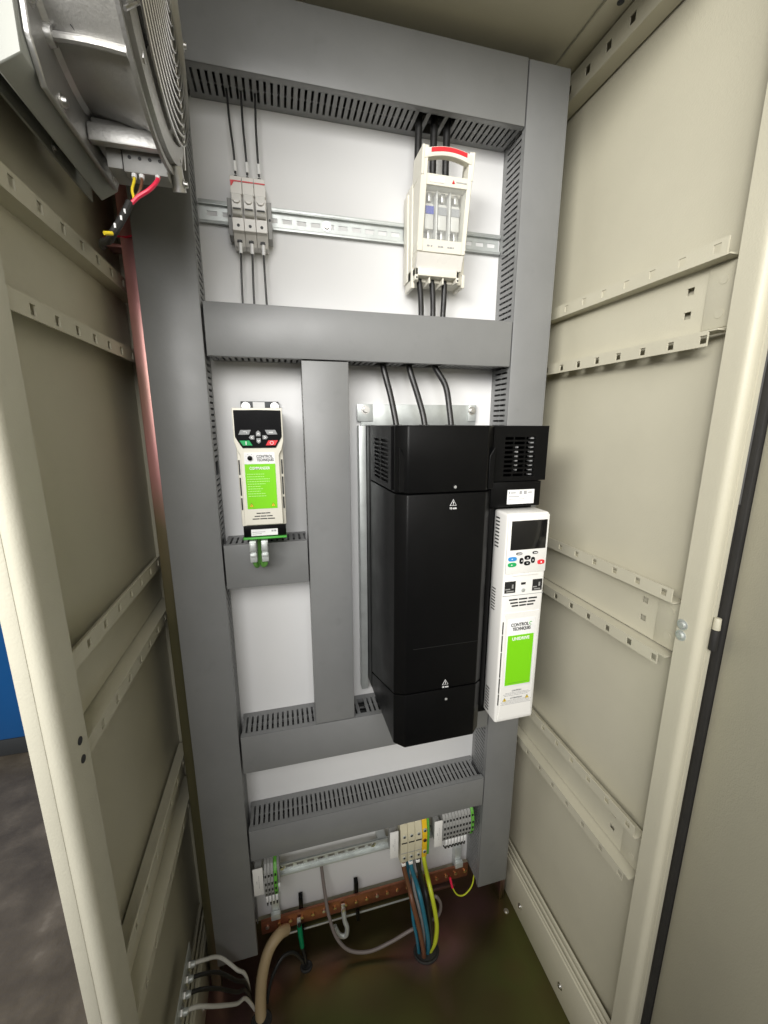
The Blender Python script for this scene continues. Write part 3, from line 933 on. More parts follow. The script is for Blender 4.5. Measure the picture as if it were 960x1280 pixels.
# ridges at the chamfers
MB().prism([(0.3663, 1.165), (0.3745, 1.150), (0.3745, 1.098), (0.3663, 1.098)], 'y', -0.2400, -0.2300, 0.0008, 1).make('grip_ridge', M['black'], top)
MB().prism([(0.5215, 1.165), (0.5125, 1.150), (0.5125, 1.098), (0.5215, 1.098)], 'y', -0.2410, -0.2300, 0.0008, 1).make('grip_ridge', M['black'], top)
# terminal holes in the top face
m = MB()
for xx in (0.411, 0.4665, 0.5205):
    m.cyl((xx, -0.0635, 1.1962), (xx, -0.0635, 1.1976), 0.0105, 20)
m.make('cable_entry', M['print'], top)
for xx, zz, p in ((0.4535, 1.1045, top), (0.4510, 0.7345, bot)):
    s = MB().cyl((xx, -0.2448, zz), (xx, -0.2462, zz), 0.0046, 18, bev=0.0004).make('cover_screw', M['black'], p)
    MB().cyl((xx, -0.2460, zz), (xx, -0.2466, zz), 0.0025, 6).make('screw_socket', M['greyterm'], p)
for zz, p in ((1.0795, mid), (0.7665, mid)):
    x = 0.4515 if zz > 1 else 0.4490
    warn(x, zz, 0.0046, -0.2451, p, 'black', 'paper', 'paper')
    text('lettering', '10 min', 0.0044, (x, -0.2453, zz - 0.0085), M['paper'], p, 0.0001)
MB().box(0.390, 0.506, -0.2453, -0.2449, 0.8365, 0.8372).make('mould_line', M['cable'], mid)
# right hand column
colx0, colx1 = 0.5250, 0.6240
yF = -0.2275
hs = []
for k in range(9):
    zc = 1.1765 - k * 0.0074
    for (xa, xb) in ((0.5455, 0.5605), (0.5625, 0.5815), (0.5835, 0.6005)):
        hs.append((xa, xb, zc - 0.0022, zc + 0.0022))
m = MB().perf(colx0, colx1, 1.1075, 1.1962, hs, 0.003, lambda u, v, w: (u, yF + w, v))
m.box(colx0, 0.5285, yF + 0.003, -0.055, 1.1075, 1.1962).box(0.6205, colx1, yF + 0.003, -0.055, 1.1075, 1.1962)
m.box(0.5285, 0.6205, yF + 0.003, -0.055, 1.193, 1.1962).box(0.5285, 0.6205, yF + 0.003, -0.055, 1.1075, 1.111)
ct = m.make('vented_cover', M['black'], bd)
m = MB()
for k in range(9):
    zc = 1.1765 - k * 0.0074
    m.box(0.5955, 0.602, -0.2215, -0.215, zc - 0.001, zc + 0.0035, 0.0005)
    if 2 <= k < 8:
        m.box(0.5745, 0.578, -0.214, -0.21, zc - 0.0015, zc + 0.001)
m.make('inner_strip', M['paper'], ct)
MB().box(0.5255, 0.6185, yF + 0.0015, -0.055, 1.0640, 1.1060, 0.0015).make('label_cover', M['black'], bd)
rl = MB().box(0.5560, 0.6060, yF + 0.0006, yF + 0.0016, 1.0685, 1.0925).make('rating_label', M['paper'], bd)
m = MB()
for (xa, xb, za, zb) in ((0.5585, 0.5605, 1.0855, 1.0900), (0.562, 0.571, 1.0865, 1.0885), (0.578, 0.5825, 1.0845, 1.0905), (0.586, 0.5915, 1.0845, 1.0905), (0.594, 0.6015, 1.0865, 1.0885), (0.5585, 0.578, 1.0805, 1.0818), (0.5585, 0.588, 1.0765, 1.0773), (0.5585, 0.602, 1.0738, 1.0744), (0.590, 0.602, 1.0805, 1.0812)):
    m.box(xa, xb, yF + 0.0003, yF + 0.0008, za, zb)
m.make('print_line', M['greyprint'], rl)
MB().box(0.5260, 0.6175, -0.205, -0.055, 0.6600, 1.0620, 0.0015).make('column_body', M['black'], bd)
MB().box(0.5262, 0.5345, -0.2245, -0.20, 0.690, 1.0625, 0.001).make('column_edge', M['black'], bd)

# white keypad / control module
PX0, PX1, PY = 0.5455, 0.6235, -0.250
pod = MB().box(PX0, PX1, PY, -0.2052, 0.6685, 1.0575, 0.0045, 3).make('control_module', M['white'], bd)
yp = PY


def pp(mb, name, m):
    return mb.make(name, M[m], pod)


pp(MB().box(PX0 + 0.0015, PX1 - 0.0012, yp - 0.0016, yp + 0.004, 0.9545, 1.0545, 0.0014), 'keypad', 'white')
yk = yp - 0.0016
pp(MB().box(0.5525, 0.6185, yk - 0.0004, yk + 0.001, 0.9960, 1.0455, 0.0003), 'display', 'blackgloss')


def oval(x, z, w, hgt, m, y=None):
    y = yk if y is None else y
    pts = []
    for a in range(20):
        c, s = math.cos(a * math.pi / 10), math.sin(a * math.pi / 10)
        pts.append((x + w * math.copysign(abs(c) ** 0.7, c), z + hgt * math.copysign(abs(s) ** 0.7, s)))
    pp(MB().prism(pts, 'y', y - 0.0014, y + 0.0008, 0.0003, 1), 'button', m)


oval(0.5695, 0.9895, 0.0055, 0.0022, 'black')
oval(0.5995, 0.9895, 0.0050, 0.0022, 'black')
oval(0.5855, 0.9818, 0.0056, 0.0036, 'black')
oval(0.5855, 0.9718, 0.0056, 0.0036, 'black')
oval(0.5745, 0.9768, 0.0034, 0.0052, 'black')
oval(0.5962, 0.9768, 0.0034, 0.0052, 'black')
oval(0.5575, 0.9812, 0.0078, 0.0037, 'bluebtn')
oval(0.5575, 0.9712, 0.0078, 0.0037, 'greenbtn')
oval(0.6118, 0.9722, 0.0066, 0.0040, 'redbtn')
ys = yk - 0.0014
for pts in (chev(0.5855, 0.9818, 0.0018, 0, 1, 0.0006), chev(0.5855, 0.9718, 0.0018, 0, -1, 0.0006), chev(0.5745, 0.9768, 0.0018, -1, 0, 0.0006), chev(0.5962, 0.9768, 0.0018, 1, 0, 0.0006),
            [(0.5655, 0.9888), (0.5735, 0.9888), (0.5735, 0.9902), (0.5655, 0.9902)], [(0.5965, 0.9888), (0.6028, 0.9888), (0.6028, 0.9902), (0.5965, 0.9902)],
            [(0.5550, 0.9805), (0.5565, 0.9825), (0.5580, 0.9805)], [(0.5545, 0.9705), (0.5565, 0.9725), (0.5585, 0.9705)], [(0.6108, 0.9708), (0.6130, 0.9708), (0.6130, 0.9734), (0.6108, 0.9734)]):
    pp(MB().prism(pts, 'y', ys - 0.0002, ys + 0.0001), 'button_symbol', 'paper')
pp(MB().box(0.5605, 0.6085, yk - 0.0002, yk + 0.001, 0.9500, 0.9535, 0.0008), 'handle_lip', 'white')
for (xa, xb) in ((0.5480, 0.5680), (0.6005, 0.6190)):
    pp(MB().box(xa, xb, yp - 0.0006, yp + 0.0005, 0.9205, 0.9410), 'socket', 'print')
    pp(MB().box(xa + 0.003, xb - 0.003, yp - 0.0009, yp - 0.0003, 0.9225, 0.9245).box(xa + 0.001, xb - 0.010, yp - 0.0009, yp - 0.0003, 0.9265, 0.9285).box(xb - 0.007, xb - 0.004, yp - 0.0009, yp - 0.0003, 0.9285, 0.9355), 'socket_contact', 'greyterm')
pp(MB().box(0.5785, 0.5870, yp - 0.0006, yp + 0.0005, 0.9335, 0.9375), 'socket', 'print')
pp(MB().cyl((0.5830, yp - 0.0002, 0.9235), (0.5830, yp - 0.0016, 0.9235), 0.0034, 16, bev=0.0004), 'screw', 'zinc')
pp(MB().box(PX0 + 0.0005, PX1 - 0.0005, yp - 0.0003, yp + 0.001, 0.9148, 0.9156), 'seam', 'greybtn')
m = MB()
for k, (w, zz) in enumerate(((0.0560, 0.9075), (0.0500, 0.9015), (0.0440, 0.8960))):
    for s in (-1, 0, 1):
        m.box(0.5845 + s * w / 3 - w * 0.145, 0.5845 + s * w / 3 + w * 0.145, yp - 0.0005, yp + 0.0004, zz - 0.0013, zz + 0.0013)
for k, (w, zz) in enumerate(((0.044, 0.6935), (0.050, 0.6880), (0.056, 0.6825))):
    for s in (-1, 0, 1):
        m.box(0.5845 + s * w / 3 - w * 0.155, 0.5845 + s * w / 3 + w * 0.155, yp - 0.0005, yp + 0.0004, zz - 0.0009, zz + 0.0009)
pp(m, 'vent_slot', 'print')
# raised lower cover
lc = [(0.5505, 0.8840), (0.6190, 0.8840), (0.6170, 0.8700), (0.6170, 0.7000), (0.6190, 0.6760), (0.5505, 0.6760), (0.5530, 0.7000), (0.5530, 0.8700)]
pp(MB().prism(lc, 'y', yp - 0.0008, yp + 0.003, 0.0006, 1), 'lower_cover', 'white')
m = MB()
for za, zb in ((0.845, 0.868), (0.812, 0.843), (0.762, 0.810), (0.730, 0.760), (0.706, 0.728)):
    m.box(0.5488, 0.5505, yp - 0.0006, yp + 0.001, za, zb)
pp(m, 'side_slot', 'print')
m = MB()
for k in range(9):
    m.box(PX0 - 0.0004, PX0 + 0.001, -0.226, -0.214, 1.044 - k * 0.0062, 1.0465 - k * 0.0062)
for k in range(8):
    m.box(PX0 - 0.0004, PX0 + 0.001, -0.226, -0.214, 0.918 - k * 0.0055, 0.920 - k * 0.0055)
    m.box(PX0 - 0.0004, PX0 + 0.001, -0.226, -0.214, 0.722 - k * 0.0062, 0.7245 - k * 0.0062)
pp(m, 'side_vent', 'print')
yb = yp - 0.0009
pp(MB().box(0.5585, 0.6115, yb - 0.0004, yb + 0.0004, 0.7415, 0.8715, 0.0001), 'logo_label', 'paper')
pp(MB().box(0.5598, 0.6102, yb - 0.0007, yb, 0.7440, 0.8410), 'green_label', 'green')
text('lettering', 'CONTROL', 0.0085, (0.5815, yb - 0.0006, 0.8605), M['print'], pod, 0.0002, xs=0.84)
text('lettering', 'TECHNIQUES', 0.0085, (0.5855, yb - 0.0006, 0.8525), M['print'], pod, 0.0002, xs=0.68)
gr = [(0.6030 + 0.0028 * math.cos(math.radians(a)), yb - 0.0006, 0.8612 + 0.0028 * math.sin(math.radians(a))) for a in range(50, 320, 30)]
pp(MB().tube(gr, 0.0006, 6, 1), 'logo_mark', 'pcb')
text('lettering', 'UNIDRIVE', 0.0080, (0.5850, yb - 0.0009, 0.8340), M['paper'], pod, 0.0002, xs=0.95)
pp(MB().box(0.566, 0.604, yb - 0.0009, yb - 0.0005, 0.7478, 0.7483), 'print_line', 'oliveg')
text('lettering', 'CAUTION', 0.0042, (0.5850, yb - 0.0003, 0.7315), M['greybtn'], pod, 0.0001)
text('lettering', 'ATTENTION', 0.0042, (0.5850, yb - 0.0003, 0.7165), M['greybtn'], pod, 0.0001)
m = MB()
for zz, wa in ((0.7275, 0.022), (0.7250, 0.026), (0.7222, 0.024), (0.7125, 0.026), (0.7100, 0.030), (0.7075, 0.028), (0.7050, 0.030)):
    x = 0.585 - wa
    while x < 0.585 + wa:
        l = random.uniform(0.002, 0.005)
        m.box(x, x + l, yb - 0.0002, yb + 0.0002, zz - 0.0004, zz + 0.0004)
        x += l + 0.0009
pp(m, 'print_line', 'greyprint')
warn(0.5620, 0.7150, 0.0032, yb, pod)
warn(0.6075, 0.7150, 0.0032, yb, pod)

# ================================================================ TERMINAL STRIP
def tag_plate(label, x0, x1, z0, z1, yf):
    t = thing('label_holder', label, 'label holder', ((x0 + x1) / 2, -0.02, z0), 'white strip labels on the lower rail')
    MB().box(x0 + 0.003, x1 - 0.003, yf, -0.0205, z0 + 0.01, z1 - 0.01, 0.001).make('end_clamp', M['greyterm'], t)
    w = MB().box(x0, x1, yf - 0.0035, yf - 0.0005, z0, z1, 0.0008).make('label_face', M['white'], t)
    m = MB()
    xc = (x0 + x1) / 2
    for k in range(7):
        zz = z0 + (z1 - z0) * (0.28 + 0.07 * k)
        m.box(xc + 0.001, xc + 0.0018, yf - 0.0039, yf - 0.0034, zz, zz + (z1 - z0) * 0.05)
    m.box(xc - 0.0035, xc - 0.0025, yf - 0.0039, yf - 0.0034, z0 + (z1 - z0) * 0.45, z0 + (z1 - z0) * 0.56)
    m.make('print_line', M['greyprint'], w)
    return t


plates = [tag_plate('white label holder at left end of the lower rail', 0.0865, 0.1075, 0.146, 0.218, -0.045),
          tag_plate('white label holder left of the beige terminals', 0.4065, 0.4270, 0.151, 0.226, -0.046),
          tag_plate('white label holder left of the grey terminals', 0.5215, 0.5420, 0.151, 0.225, -0.046)]

SEAT_Y, SEAT_Z = -0.0305, 0.040     # the rail stands 34 mm off the plate


def seat(t, dx):
    t.location = t.location + Vector((dx, SEAT_Y, SEAT_Z))


for t, dx in zip(plates, (0.0035, -0.009, -0.013)):
    seat(t, dx)

tp = [(-0.0205, 0.212), (-0.036, 0.212), (-0.046, 0.200), (-0.052, 0.180), (-0.052, 0.152), (-0.046, 0.134), (-0.036, 0.122), (-0.0205, 0.122)]


def small_terminal(label, xa, w, m, group, ferrule=True, top=0.0):
    t = thing('terminal_block', label, 'terminal', (xa + w / 2, -0.02, 0.12), group)
    b_ = MB().prism([(y, z + top) for y, z in tp], 'x', xa + 0.0002, xa + w - 0.0002, 0.0003, 1).make('body', M[m], t)
    mm = MB()
    for (y, z) in ((-0.0485, 0.192), (-0.0525, 0.176), (-0.0525, 0.160), (-0.050, 0.146)):
        mm.box(xa + w * 0.25, xa + w * 0.75, y - 0.0006, y + 0.002, z + top - 0.003, z + top + 0.003)
    mm.make('wire_slot', M['print'], t)
    if ferrule:
        MB().box(xa + w * 0.18, xa + w * 0.82, -0.047, -0.043, 0.118 + top, 0.134 + top, 0.0004).make('wire_marker', M['paper'], t)
        MB().tube([(xa + w / 2, -0.045, 0.119 + top), (xa + w / 2, -0.043, 0.105 + top), (xa + w / 2, -0.030, 0.096 + top)], w * 0.2, 8, 4).make('wire_end', M['cable'], t)
    seat(t, 0.0035 if xa < 0.2 else -0.0145)
    return t


order = ('first', 'second', 'third', 'fourth', 'fifth', 'sixth', 'seventh', 'eighth', 'ninth')
for i in range(3):
    small_terminal('grey terminal beside the left end label, %s from left' % order[i], 0.1090 + i * 0.0068, 0.0066, 'greyterm', 'grey terminals at left end of the rail')
small_terminal('green and yellow earth terminal near left end of the lower rail', 0.1296, 0.0072, 'greenterm', None)
ec = thing('end_bracket', 'grey end bracket with white foot right of the green earth terminal', 'end bracket', (0.140, -0.02, 0.14))
MB().box(0.1372, 0.1425, -0.043, -0.0205, 0.150, 0.212, 0.001).make('body', M['greyterm'], ec)
MB().box(0.1372, 0.1425, -0.0455, -0.0425, 0.150, 0.160, 0.0008).make('foot', M['paper'], ec)
seat(ec, 0.003)

bp_ = [(-0.0205, 0.232), (-0.040, 0.232), (-0.046, 0.212), (-0.0485, 0.196), (-0.0485, 0.168), (-0.0475, 0.128), (-0.040, 0.122), (-0.0205, 0.122)]
for i in range(3):
    xa = 0.4345 + i * 0.0180
    t = thing('terminal_block', 'large beige terminal on the lower rail, %s from left' % order[i], 'terminal', (xa + 0.009, -0.02, 0.122), 'large beige terminals')
    MB().prism(bp_, 'x', xa + 0.0003, xa + 0.0177, 0.0008, 1).make('body', M['beigeterm'], t)
    for (y, z) in ((-0.0478, 0.203), (-0.0482, 0.142)):
        s = MB().cyl((xa + 0.009, y + 0.002, z), (xa + 0.009, y - 0.0012, z), 0.0040, 16, bev=0.0005).make('terminal_screw', M['zinc'], t)
        MB().cyl((xa + 0.009, y - 0.001, z), (xa + 0.009, y - 0.0017, z), 0.0024, 12).make('screw_slot', M['print'], t)
    MB().box(xa + 0.002, xa + 0.016, -0.0492, -0.048, 0.1845, 0.1875).make('marker_slot', M['print'], t)
    MB().box(xa + 0.001, xa + 0.017, -0.049, -0.0478, 0.1555, 0.1570).make('mould_line', M['greyterm'], t)
    MB().box(xa + 0.003, xa + 0.013, -0.0495, -0.035, 0.118, 0.1245, 0.001).make('marker_tab', M['white'], t)
    seat(t, -0.0105)
t = thing('earth_terminal', 'large yellow and green earth terminal right of the beige ones', 'terminal', (0.495, -0.02, 0.122))
MB().prism(bp_, 'x', 0.4890, 0.5010, 0.0008, 1).make('body', M['yelterm'], t)
MB().prism([(y + 0.004, z) for y, z in bp_], 'x', 0.5012, 0.5085, 0.0008, 1).make('rear_half', M['greenterm'], t)
for (y, z) in ((-0.0478, 0.208), (-0.0490, 0.180), (-0.0482, 0.146)):
    MB().cyl((0.495, y + 0.002, z), (0.495, y - 0.0012, z), 0.0046, 16, bev=0.0005).make('terminal_screw', M['zinc'] if z != 0.180 else M['copper'], t)
    MB().cyl((0.495, y - 0.001, z), (0.495, y - 0.0017, z), 0.0026, 12).make('screw_slot', M['print'], t)
seat(t, -0.0105)
for i in range(9):
    small_terminal('grey terminal right of the third label, %s from left' % order[i], 0.5445 + i * 0.0082, 0.0080, 'greyterm', 'grey terminals at right end of the rail', 1 <= i < 8, 0.026)
small_terminal('green topped earth terminal closing right end of lower rail', 0.6185, 0.0078, 'greenterm', None, False, 0.026)

# ================================================================ BUSBAR
bb = thing('busbar', 'copper earth busbar with screws along bottom of the mounting plate', 'busbar', (0.36, -0.02, 0.0))
bar = MB().box(0.092, 0.632, -0.026, -0.020, -0.009, 0.031, 0.001).make('bar', M['copper'], bb)
for k in range(20):
    x = 0.106 + k * 0.0272
    s = MB().cyl((x, -0.026, 0.012), (x, -0.0295, 0.012), 0.0044, 14, bev=0.0006).make('bolt', M['brass'] if k % 5 else M['steel'], bb)
for x in (0.187, 0.326):
    MB().box(x - 0.005, x + 0.005, -0.0195, -0.004, -0.02, 0.060, 0.001).box(x - 0.0045, x + 0.0045, -0.034, -0.0265, -0.042, -0.012, 0.001).make('insulator', M['black'], bb)
for x in (0.127, 0.605):
    MB().box(x - 0.009, x + 0.009, -0.019, -0.0005, 0.008, 0.085, 0.001).box(x - 0.011, x + 0.011, -0.029, -0.019, 0.028, 0.046, 0.002).make('support_bracket', M['zinc'], bb)
MB().box(0.13, 0.60, -0.018, 0.0, -0.046, -0.0385, 0.001).make('lower_angle', M['chromate'], bb)
MB().box(0.13, 0.47, -0.020, -0.0175, -0.0415, -0.0375, 0.0005).make('bright_edge', M['zinc'], bb)

# ================================================================ CABLES AT THE BOTTOM
cable('power_cable', 'thin grey cable looping below the lower rail and busbar', 'cable',
      [(0.240, -0.022, 0.175), (0.241, -0.022, 0.134), (0.246, -0.034, 0.07), (0.252, -0.045, 0.02), (0.268, -0.06, -0.035), (0.298, -0.07, -0.072), (0.345, -0.078, -0.082), (0.40, -0.080, -0.070), (0.452, -0.080, -0.052), (0.50, -0.078, -0.046), (0.528, -0.076, -0.036), (0.534, -0.074, -0.006), (0.522, -0.068, 0.016), (0.512, -0.06, -0.02), (0.508, -0.06, -0.11)], 0.0040, M['greyc'], None, 12)
BG = 'cables under the beige terminals'
cable('power_cable', 'brown cable hanging below the first beige terminal', 'cable',
      [(0.4325, -0.070, 0.172), (0.434, -0.076, 0.145), (0.447, -0.078, 0.085), (0.451, -0.098, 0.058), (0.462, -0.108, 0.005), (0.472, -0.114, -0.055), (0.477, -0.112, -0.094), (0.478, -0.106, -0.12)], 0.0056, M['brown'], BG, 12)
cable('power_cable', 'blue cable hanging below the second beige terminal', 'cable',
      [(0.4505, -0.070, 0.172), (0.452, -0.076, 0.146), (0.467, -0.078, 0.088), (0.472, -0.096, 0.062), (0.480, -0.106, 0.010), (0.487, -0.112, -0.045), (0.489, -0.108, -0.090), (0.486, -0.10, -0.12)], 0.0052, M['bluec'], BG, 12)
cable('power_cable', 'blue cable behind the brown one near the cabinet floor', 'cable',
      [(0.446, -0.06, 0.170), (0.449, -0.062, 0.11), (0.456, -0.070, 0.03), (0.456, -0.088, -0.01), (0.462, -0.10, -0.05), (0.470, -0.10, -0.12)], 0.0040, M['bluec'], BG, 12)
cable('power_cable', 'black cable hanging below the third beige terminal', 'cable',
      [(0.468, -0.070, 0.172), (0.470, -0.076, 0.144), (0.485, -0.074, 0.082), (0.489, -0.094, 0.050), (0.494, -0.103, 0.0), (0.498, -0.108, -0.06), (0.496, -0.10, -0.12)], 0.0056, M['cable'], BG, 12)
cable('power_cable', 'black cable between the blue and the yellow green cables', 'cable',
      [(0.475, -0.062, 0.170), (0.476, -0.068, 0.13), (0.480, -0.066, 0.07), (0.486, -0.086, 0.03), (0.492, -0.094, -0.02), (0.494, -0.098, -0.07), (0.490, -0.094, -0.12)], 0.0050, M['cable'], BG, 12)
cable('power_cable', 'grey blue cable squeezed behind the brown and blue cables', 'cable',
      [(0.4585, -0.062, 0.170), (0.460, -0.068, 0.13), (0.462, -0.070, 0.07), (0.469, -0.090, 0.03), (0.478, -0.098, -0.02), (0.482, -0.10, -0.07), (0.482, -0.096, -0.12)], 0.0042, M['greyterm'], BG, 12)
cable('earth_cable', 'thick yellow green earth cable hanging below the yellow terminal', 'cable',
      [(0.4845, -0.070, 0.175), (0.486, -0.076, 0.150), (0.497, -0.074, 0.092), (0.500, -0.096, 0.066), (0.507, -0.106, 0.018), (0.510, -0.110, -0.020), (0.506, -0.112, -0.060), (0.498, -0.106, -0.094), (0.492, -0.10, -0.12)], 0.0054, M['yelg'], None, 12)
y2 = cable('earth_wire', 'thin yellow green wire drooping from right end of the busbar', 'wire',
           [(0.578, -0.030, 0.008), (0.581, -0.040, -0.010), (0.594, -0.045, -0.036), (0.616, -0.045, -0.044), (0.640, -0.040, -0.026), (0.650, -0.030, 0.012), (0.652, -0.028, 0.045)], 0.0019, M['yelg'], None, 8)
MB().tube([(0.578, -0.031, 0.009), (0.5800, -0.038, -0.006), (0.582, -0.041, -0.014)], 0.0030, 10, 3).make('red_sleeve', M['redc'], y2)
hose = cable('hose', 'thick tan hose rising from floor beside the left duct', 'hose',
             [(0.150, -0.03, -0.006), (0.132, -0.045, 0.006), (0.108, -0.062, -0.008), (0.092, -0.085, -0.045), (0.087, -0.11, -0.09), (0.090, -0.14, -0.125)], 0.0125, M['tan'], None, 16)
g2 = cable('earth_cable', 'black cable with green sleeve bolted to left part of the busbar', 'cable',
           [(0.180, -0.034, 0.010), (0.182, -0.040, -0.02), (0.185, -0.048, -0.05), (0.190, -0.055, -0.075), (0.193, -0.058, -0.12)], 0.0038, M['cable'], None, 10)
MB().tube([(0.1805, -0.0355, 0.000), (0.182, -0.040, -0.02), (0.185, -0.048, -0.05)], lambda u: 0.0062 - 0.002 * abs(u - 0.4), 12, 5).make('green_sleeve', M['greenc'], g2)
MB().box(0.1755, 0.1845, -0.0345, -0.0295, 0.0, 0.020, 0.001).make('cable_lug', M['zinc'], g2)
cable('power_cable', 'black cable arching from behind the tan hose to the green sleeve', 'cable',
      [(0.100, -0.10, -0.10), (0.112, -0.085, -0.06), (0.138, -0.065, -0.036), (0.165, -0.058, -0.044), (0.186, -0.058, -0.085), (0.190, -0.06, -0.12)], 0.0040, M['cable'], None, 10)
br = cable('earth_strap', 'braided silver earth strap looping from the middle of the busbar', 'earth strap',
           [(0.289, -0.034, 0.010), (0.291, -0.040, -0.018), (0.296, -0.045, -0.036), (0.292, -0.046, -0.058), (0.276, -0.042, -0.056), (0.266, -0.034, -0.036)], 0.0056, M['zinc'], None, 10)
MB().box(0.284, 0.294, -0.0345, -0.0295, -0.004, 0.024, 0.001).cyl((0.289, -0.0345, 0.012), (0.289, -0.0395, 0.012), 0.005, 6).make('cable_lug', M['steel'], br)
for (x, y, r) in ((0.487, -0.103, 0.030), (0.089, -0.128, 0.020), (0.192, -0.059, 0.012)):
    rg = [(x + r * math.cos(k * math.pi / 12), y + r * 0.8 * math.sin(k * math.pi / 12), -0.0985) for k in range(24)]
    m = MB().tube(rg, 0.0030, 8, 1, True)
    m.prism([(p[0], p[1]) for p in rg], 'z', -0.0998, -0.0990)
    m.make('grommet', M['rubber'], cab)
# glands and cables on the left
for i, (yy, m_, word) in enumerate(((-0.140, 'whitec', 'rear white'), (-0.163, 'cable', 'rear black'), (-0.186, 'cable', 'front black'), (-0.210, 'whitec', 'front white'))):
    zz = 0.142
    t = thing('cable_gland', 'metal cable gland at low left wall holding the %s cable' % word, 'cable gland', (-0.036, yy, zz), 'metal glands on the left wall')
    MB().cyl((-0.036, yy, zz), (-0.031, yy, zz), 0.0085, 6, bev=0.0008).make('nut', M['steel'], t)
    MB().cyl((-0.031, yy, zz), (-0.022, yy, zz), 0.0065, 16, 0.0048, bev=0.0008).make('collar', M['zinc'], t)
    k = i * 0.004
    cable('control_cable', '%s cable leaving a gland low on the left wall' % word, 'cable',
          [(-0.034, yy, zz), (-0.010, yy + 0.008, zz - 0.010), (0.015, yy + 0.03, zz - 0.050 - k), (0.045, -0.105 - k * 3, 0.035 - 3 * k), (0.060, -0.095 - k * 2, -0.01 - 2 * k), (0.066 + k, -0.09 - k, -0.12)], 0.0036, M[m_], 'cables from the left glands', 12)
gp = MB().box(-0.0385, -0.036, -0.235, -0.115, 0.120, 0.165, 0.001).make('gland_plate', M['zinc'], cab)

# ================================================================ FAN
CY, CZ = -0.285, 1.620
fan = thing('ventilation_fan', 'cast aluminium axial fan with round wire guard on the left wall', 'fan', (0.014, CY, CZ - 0.15))


def ring_pts(r, x, n=48, a0=0, a1=360):
    return [(x, CY + r * math.cos(math.radians(a0 + (a1 - a0) * k / n)), CZ + r * math.sin(math.radians(a0 + (a1 - a0) * k / n))) for k in range(n if a1 - a0 >= 360 else n + 1)]


def lathe_x(prof, n=64, shift=0.0):
    """closed profile of (x, r) revolved about the fan axis"""
    m = MB()
    t = bmesh.new()
    rings = []
    for k in range(n):
        a = 2 * math.pi * k / n
        rings.append([t.verts.new((x, CY + shift * max(0.0, (0.09 - x) / 0.074) + r * math.cos(a), CZ + r * math.sin(a))) for x, r in prof])
    P_ = len(prof)
    for k in range(n):
        A, B = rings[k], rings[(k + 1) % n]
        for j in range(P_):
            t.faces.new((A[j], A[(j + 1) % P_], B[(j + 1) % P_], B[j]))
    bmesh.ops.recalc_face_normals(t, faces=t.faces[:])
    m._add(t)
    return m


lathe_x([(0.016, 0.112), (0.024, 0.106), (0.050, 0.111), (0.078, 0.119), (0.090, 0.128), (0.090, 0.110), (0.016, 0.092)], 64, 0.014).make('housing', M['cast'], fan)
# square flange with cut corners against the mounting box
fl = [(-0.364, 1.505), (-0.364, 1.745), (-0.340, 1.768), (-0.190, 1.768), (-0.168, 1.745), (-0.168, 1.500), (-0.186, 1.478), (-0.347, 1.478)]
flange = MB().prism(fl, 'x', 0.0145, 0.0195, 0.001, 1).make('flange', M['cast'], fan)
for (a, b_) in ((-0.3555, 1.535), (-0.318, 1.487), (-0.196, 1.487)):
    screw((0.0195, a, b_), (1, 0, 0), 0.0045, flange, h=0.004)
lathe_x([(0.0900, 0.124), (0.0900, 0.149), (0.0935, 0.149), (0.0935, 0.143), (0.0905, 0.1425), (0.0905, 0.140), (0.0975, 0.139), (0.1000, 0.131), (0.1005, 0.122), (0.097, 0.120)]).make('outer_ring', M['cast'], fan)
for ang in (238, 205, 300, 330, 60, 120):
    a = math.radians(ang)
    ca, sa = math.cos(a), math.sin(a)
    p0 = Vector((0.019, CY + 0.012 + 0.110 * ca, CZ + 0.110 * sa))
    p1 = Vector((0.090, CY + 0.128 * ca, CZ + 0.128 * sa))
    m = MB().tube([p0, (p0 + p1) / 2 - Vector((0, ca * 0.003, sa * 0.003)), p1], 0.0036, 8, 4)
    m.cyl(p0 - Vector((0.003, 0, 0)), p0 + Vector((0.006, 0, 0)), 0.009, 14, 0.007, 0.001)
    m.cyl(p1 - Vector((0.004, 0, 0)), p1 + Vector((0.003, 0, 0)), 0.007, 14, bev=0.0008)
    m.make('rib', M['cast'], fan)
    s = MB().cyl(p1 + Vector((0.002, ca * 0.004, sa * 0.004)), p1 + Vector((0.010, ca * 0.004, sa * 0.004)), 0.0042, 6, bev=0.0005).make('bolt', M['steel'], fan)
# lugs of the guard
for ang in (292, 205, 20, 110):
    a = math.radians(ang)
    m = MB().tube([(0.095, CY + 0.140 * math.cos(a), CZ + 0.140 * math.sin(a)), (0.096, CY + 0.164 * math.cos(a), CZ + 0.164 * math.sin(a))], 0.0075, 12, 1)
    m.make('guard_lug', M['cast'], fan)
    screw((0.102, CY + 0.156 * math.cos(a), CZ + 0.156 * math.sin(a)), (1, 0, 0), 0.0038, fan, h=0.004)
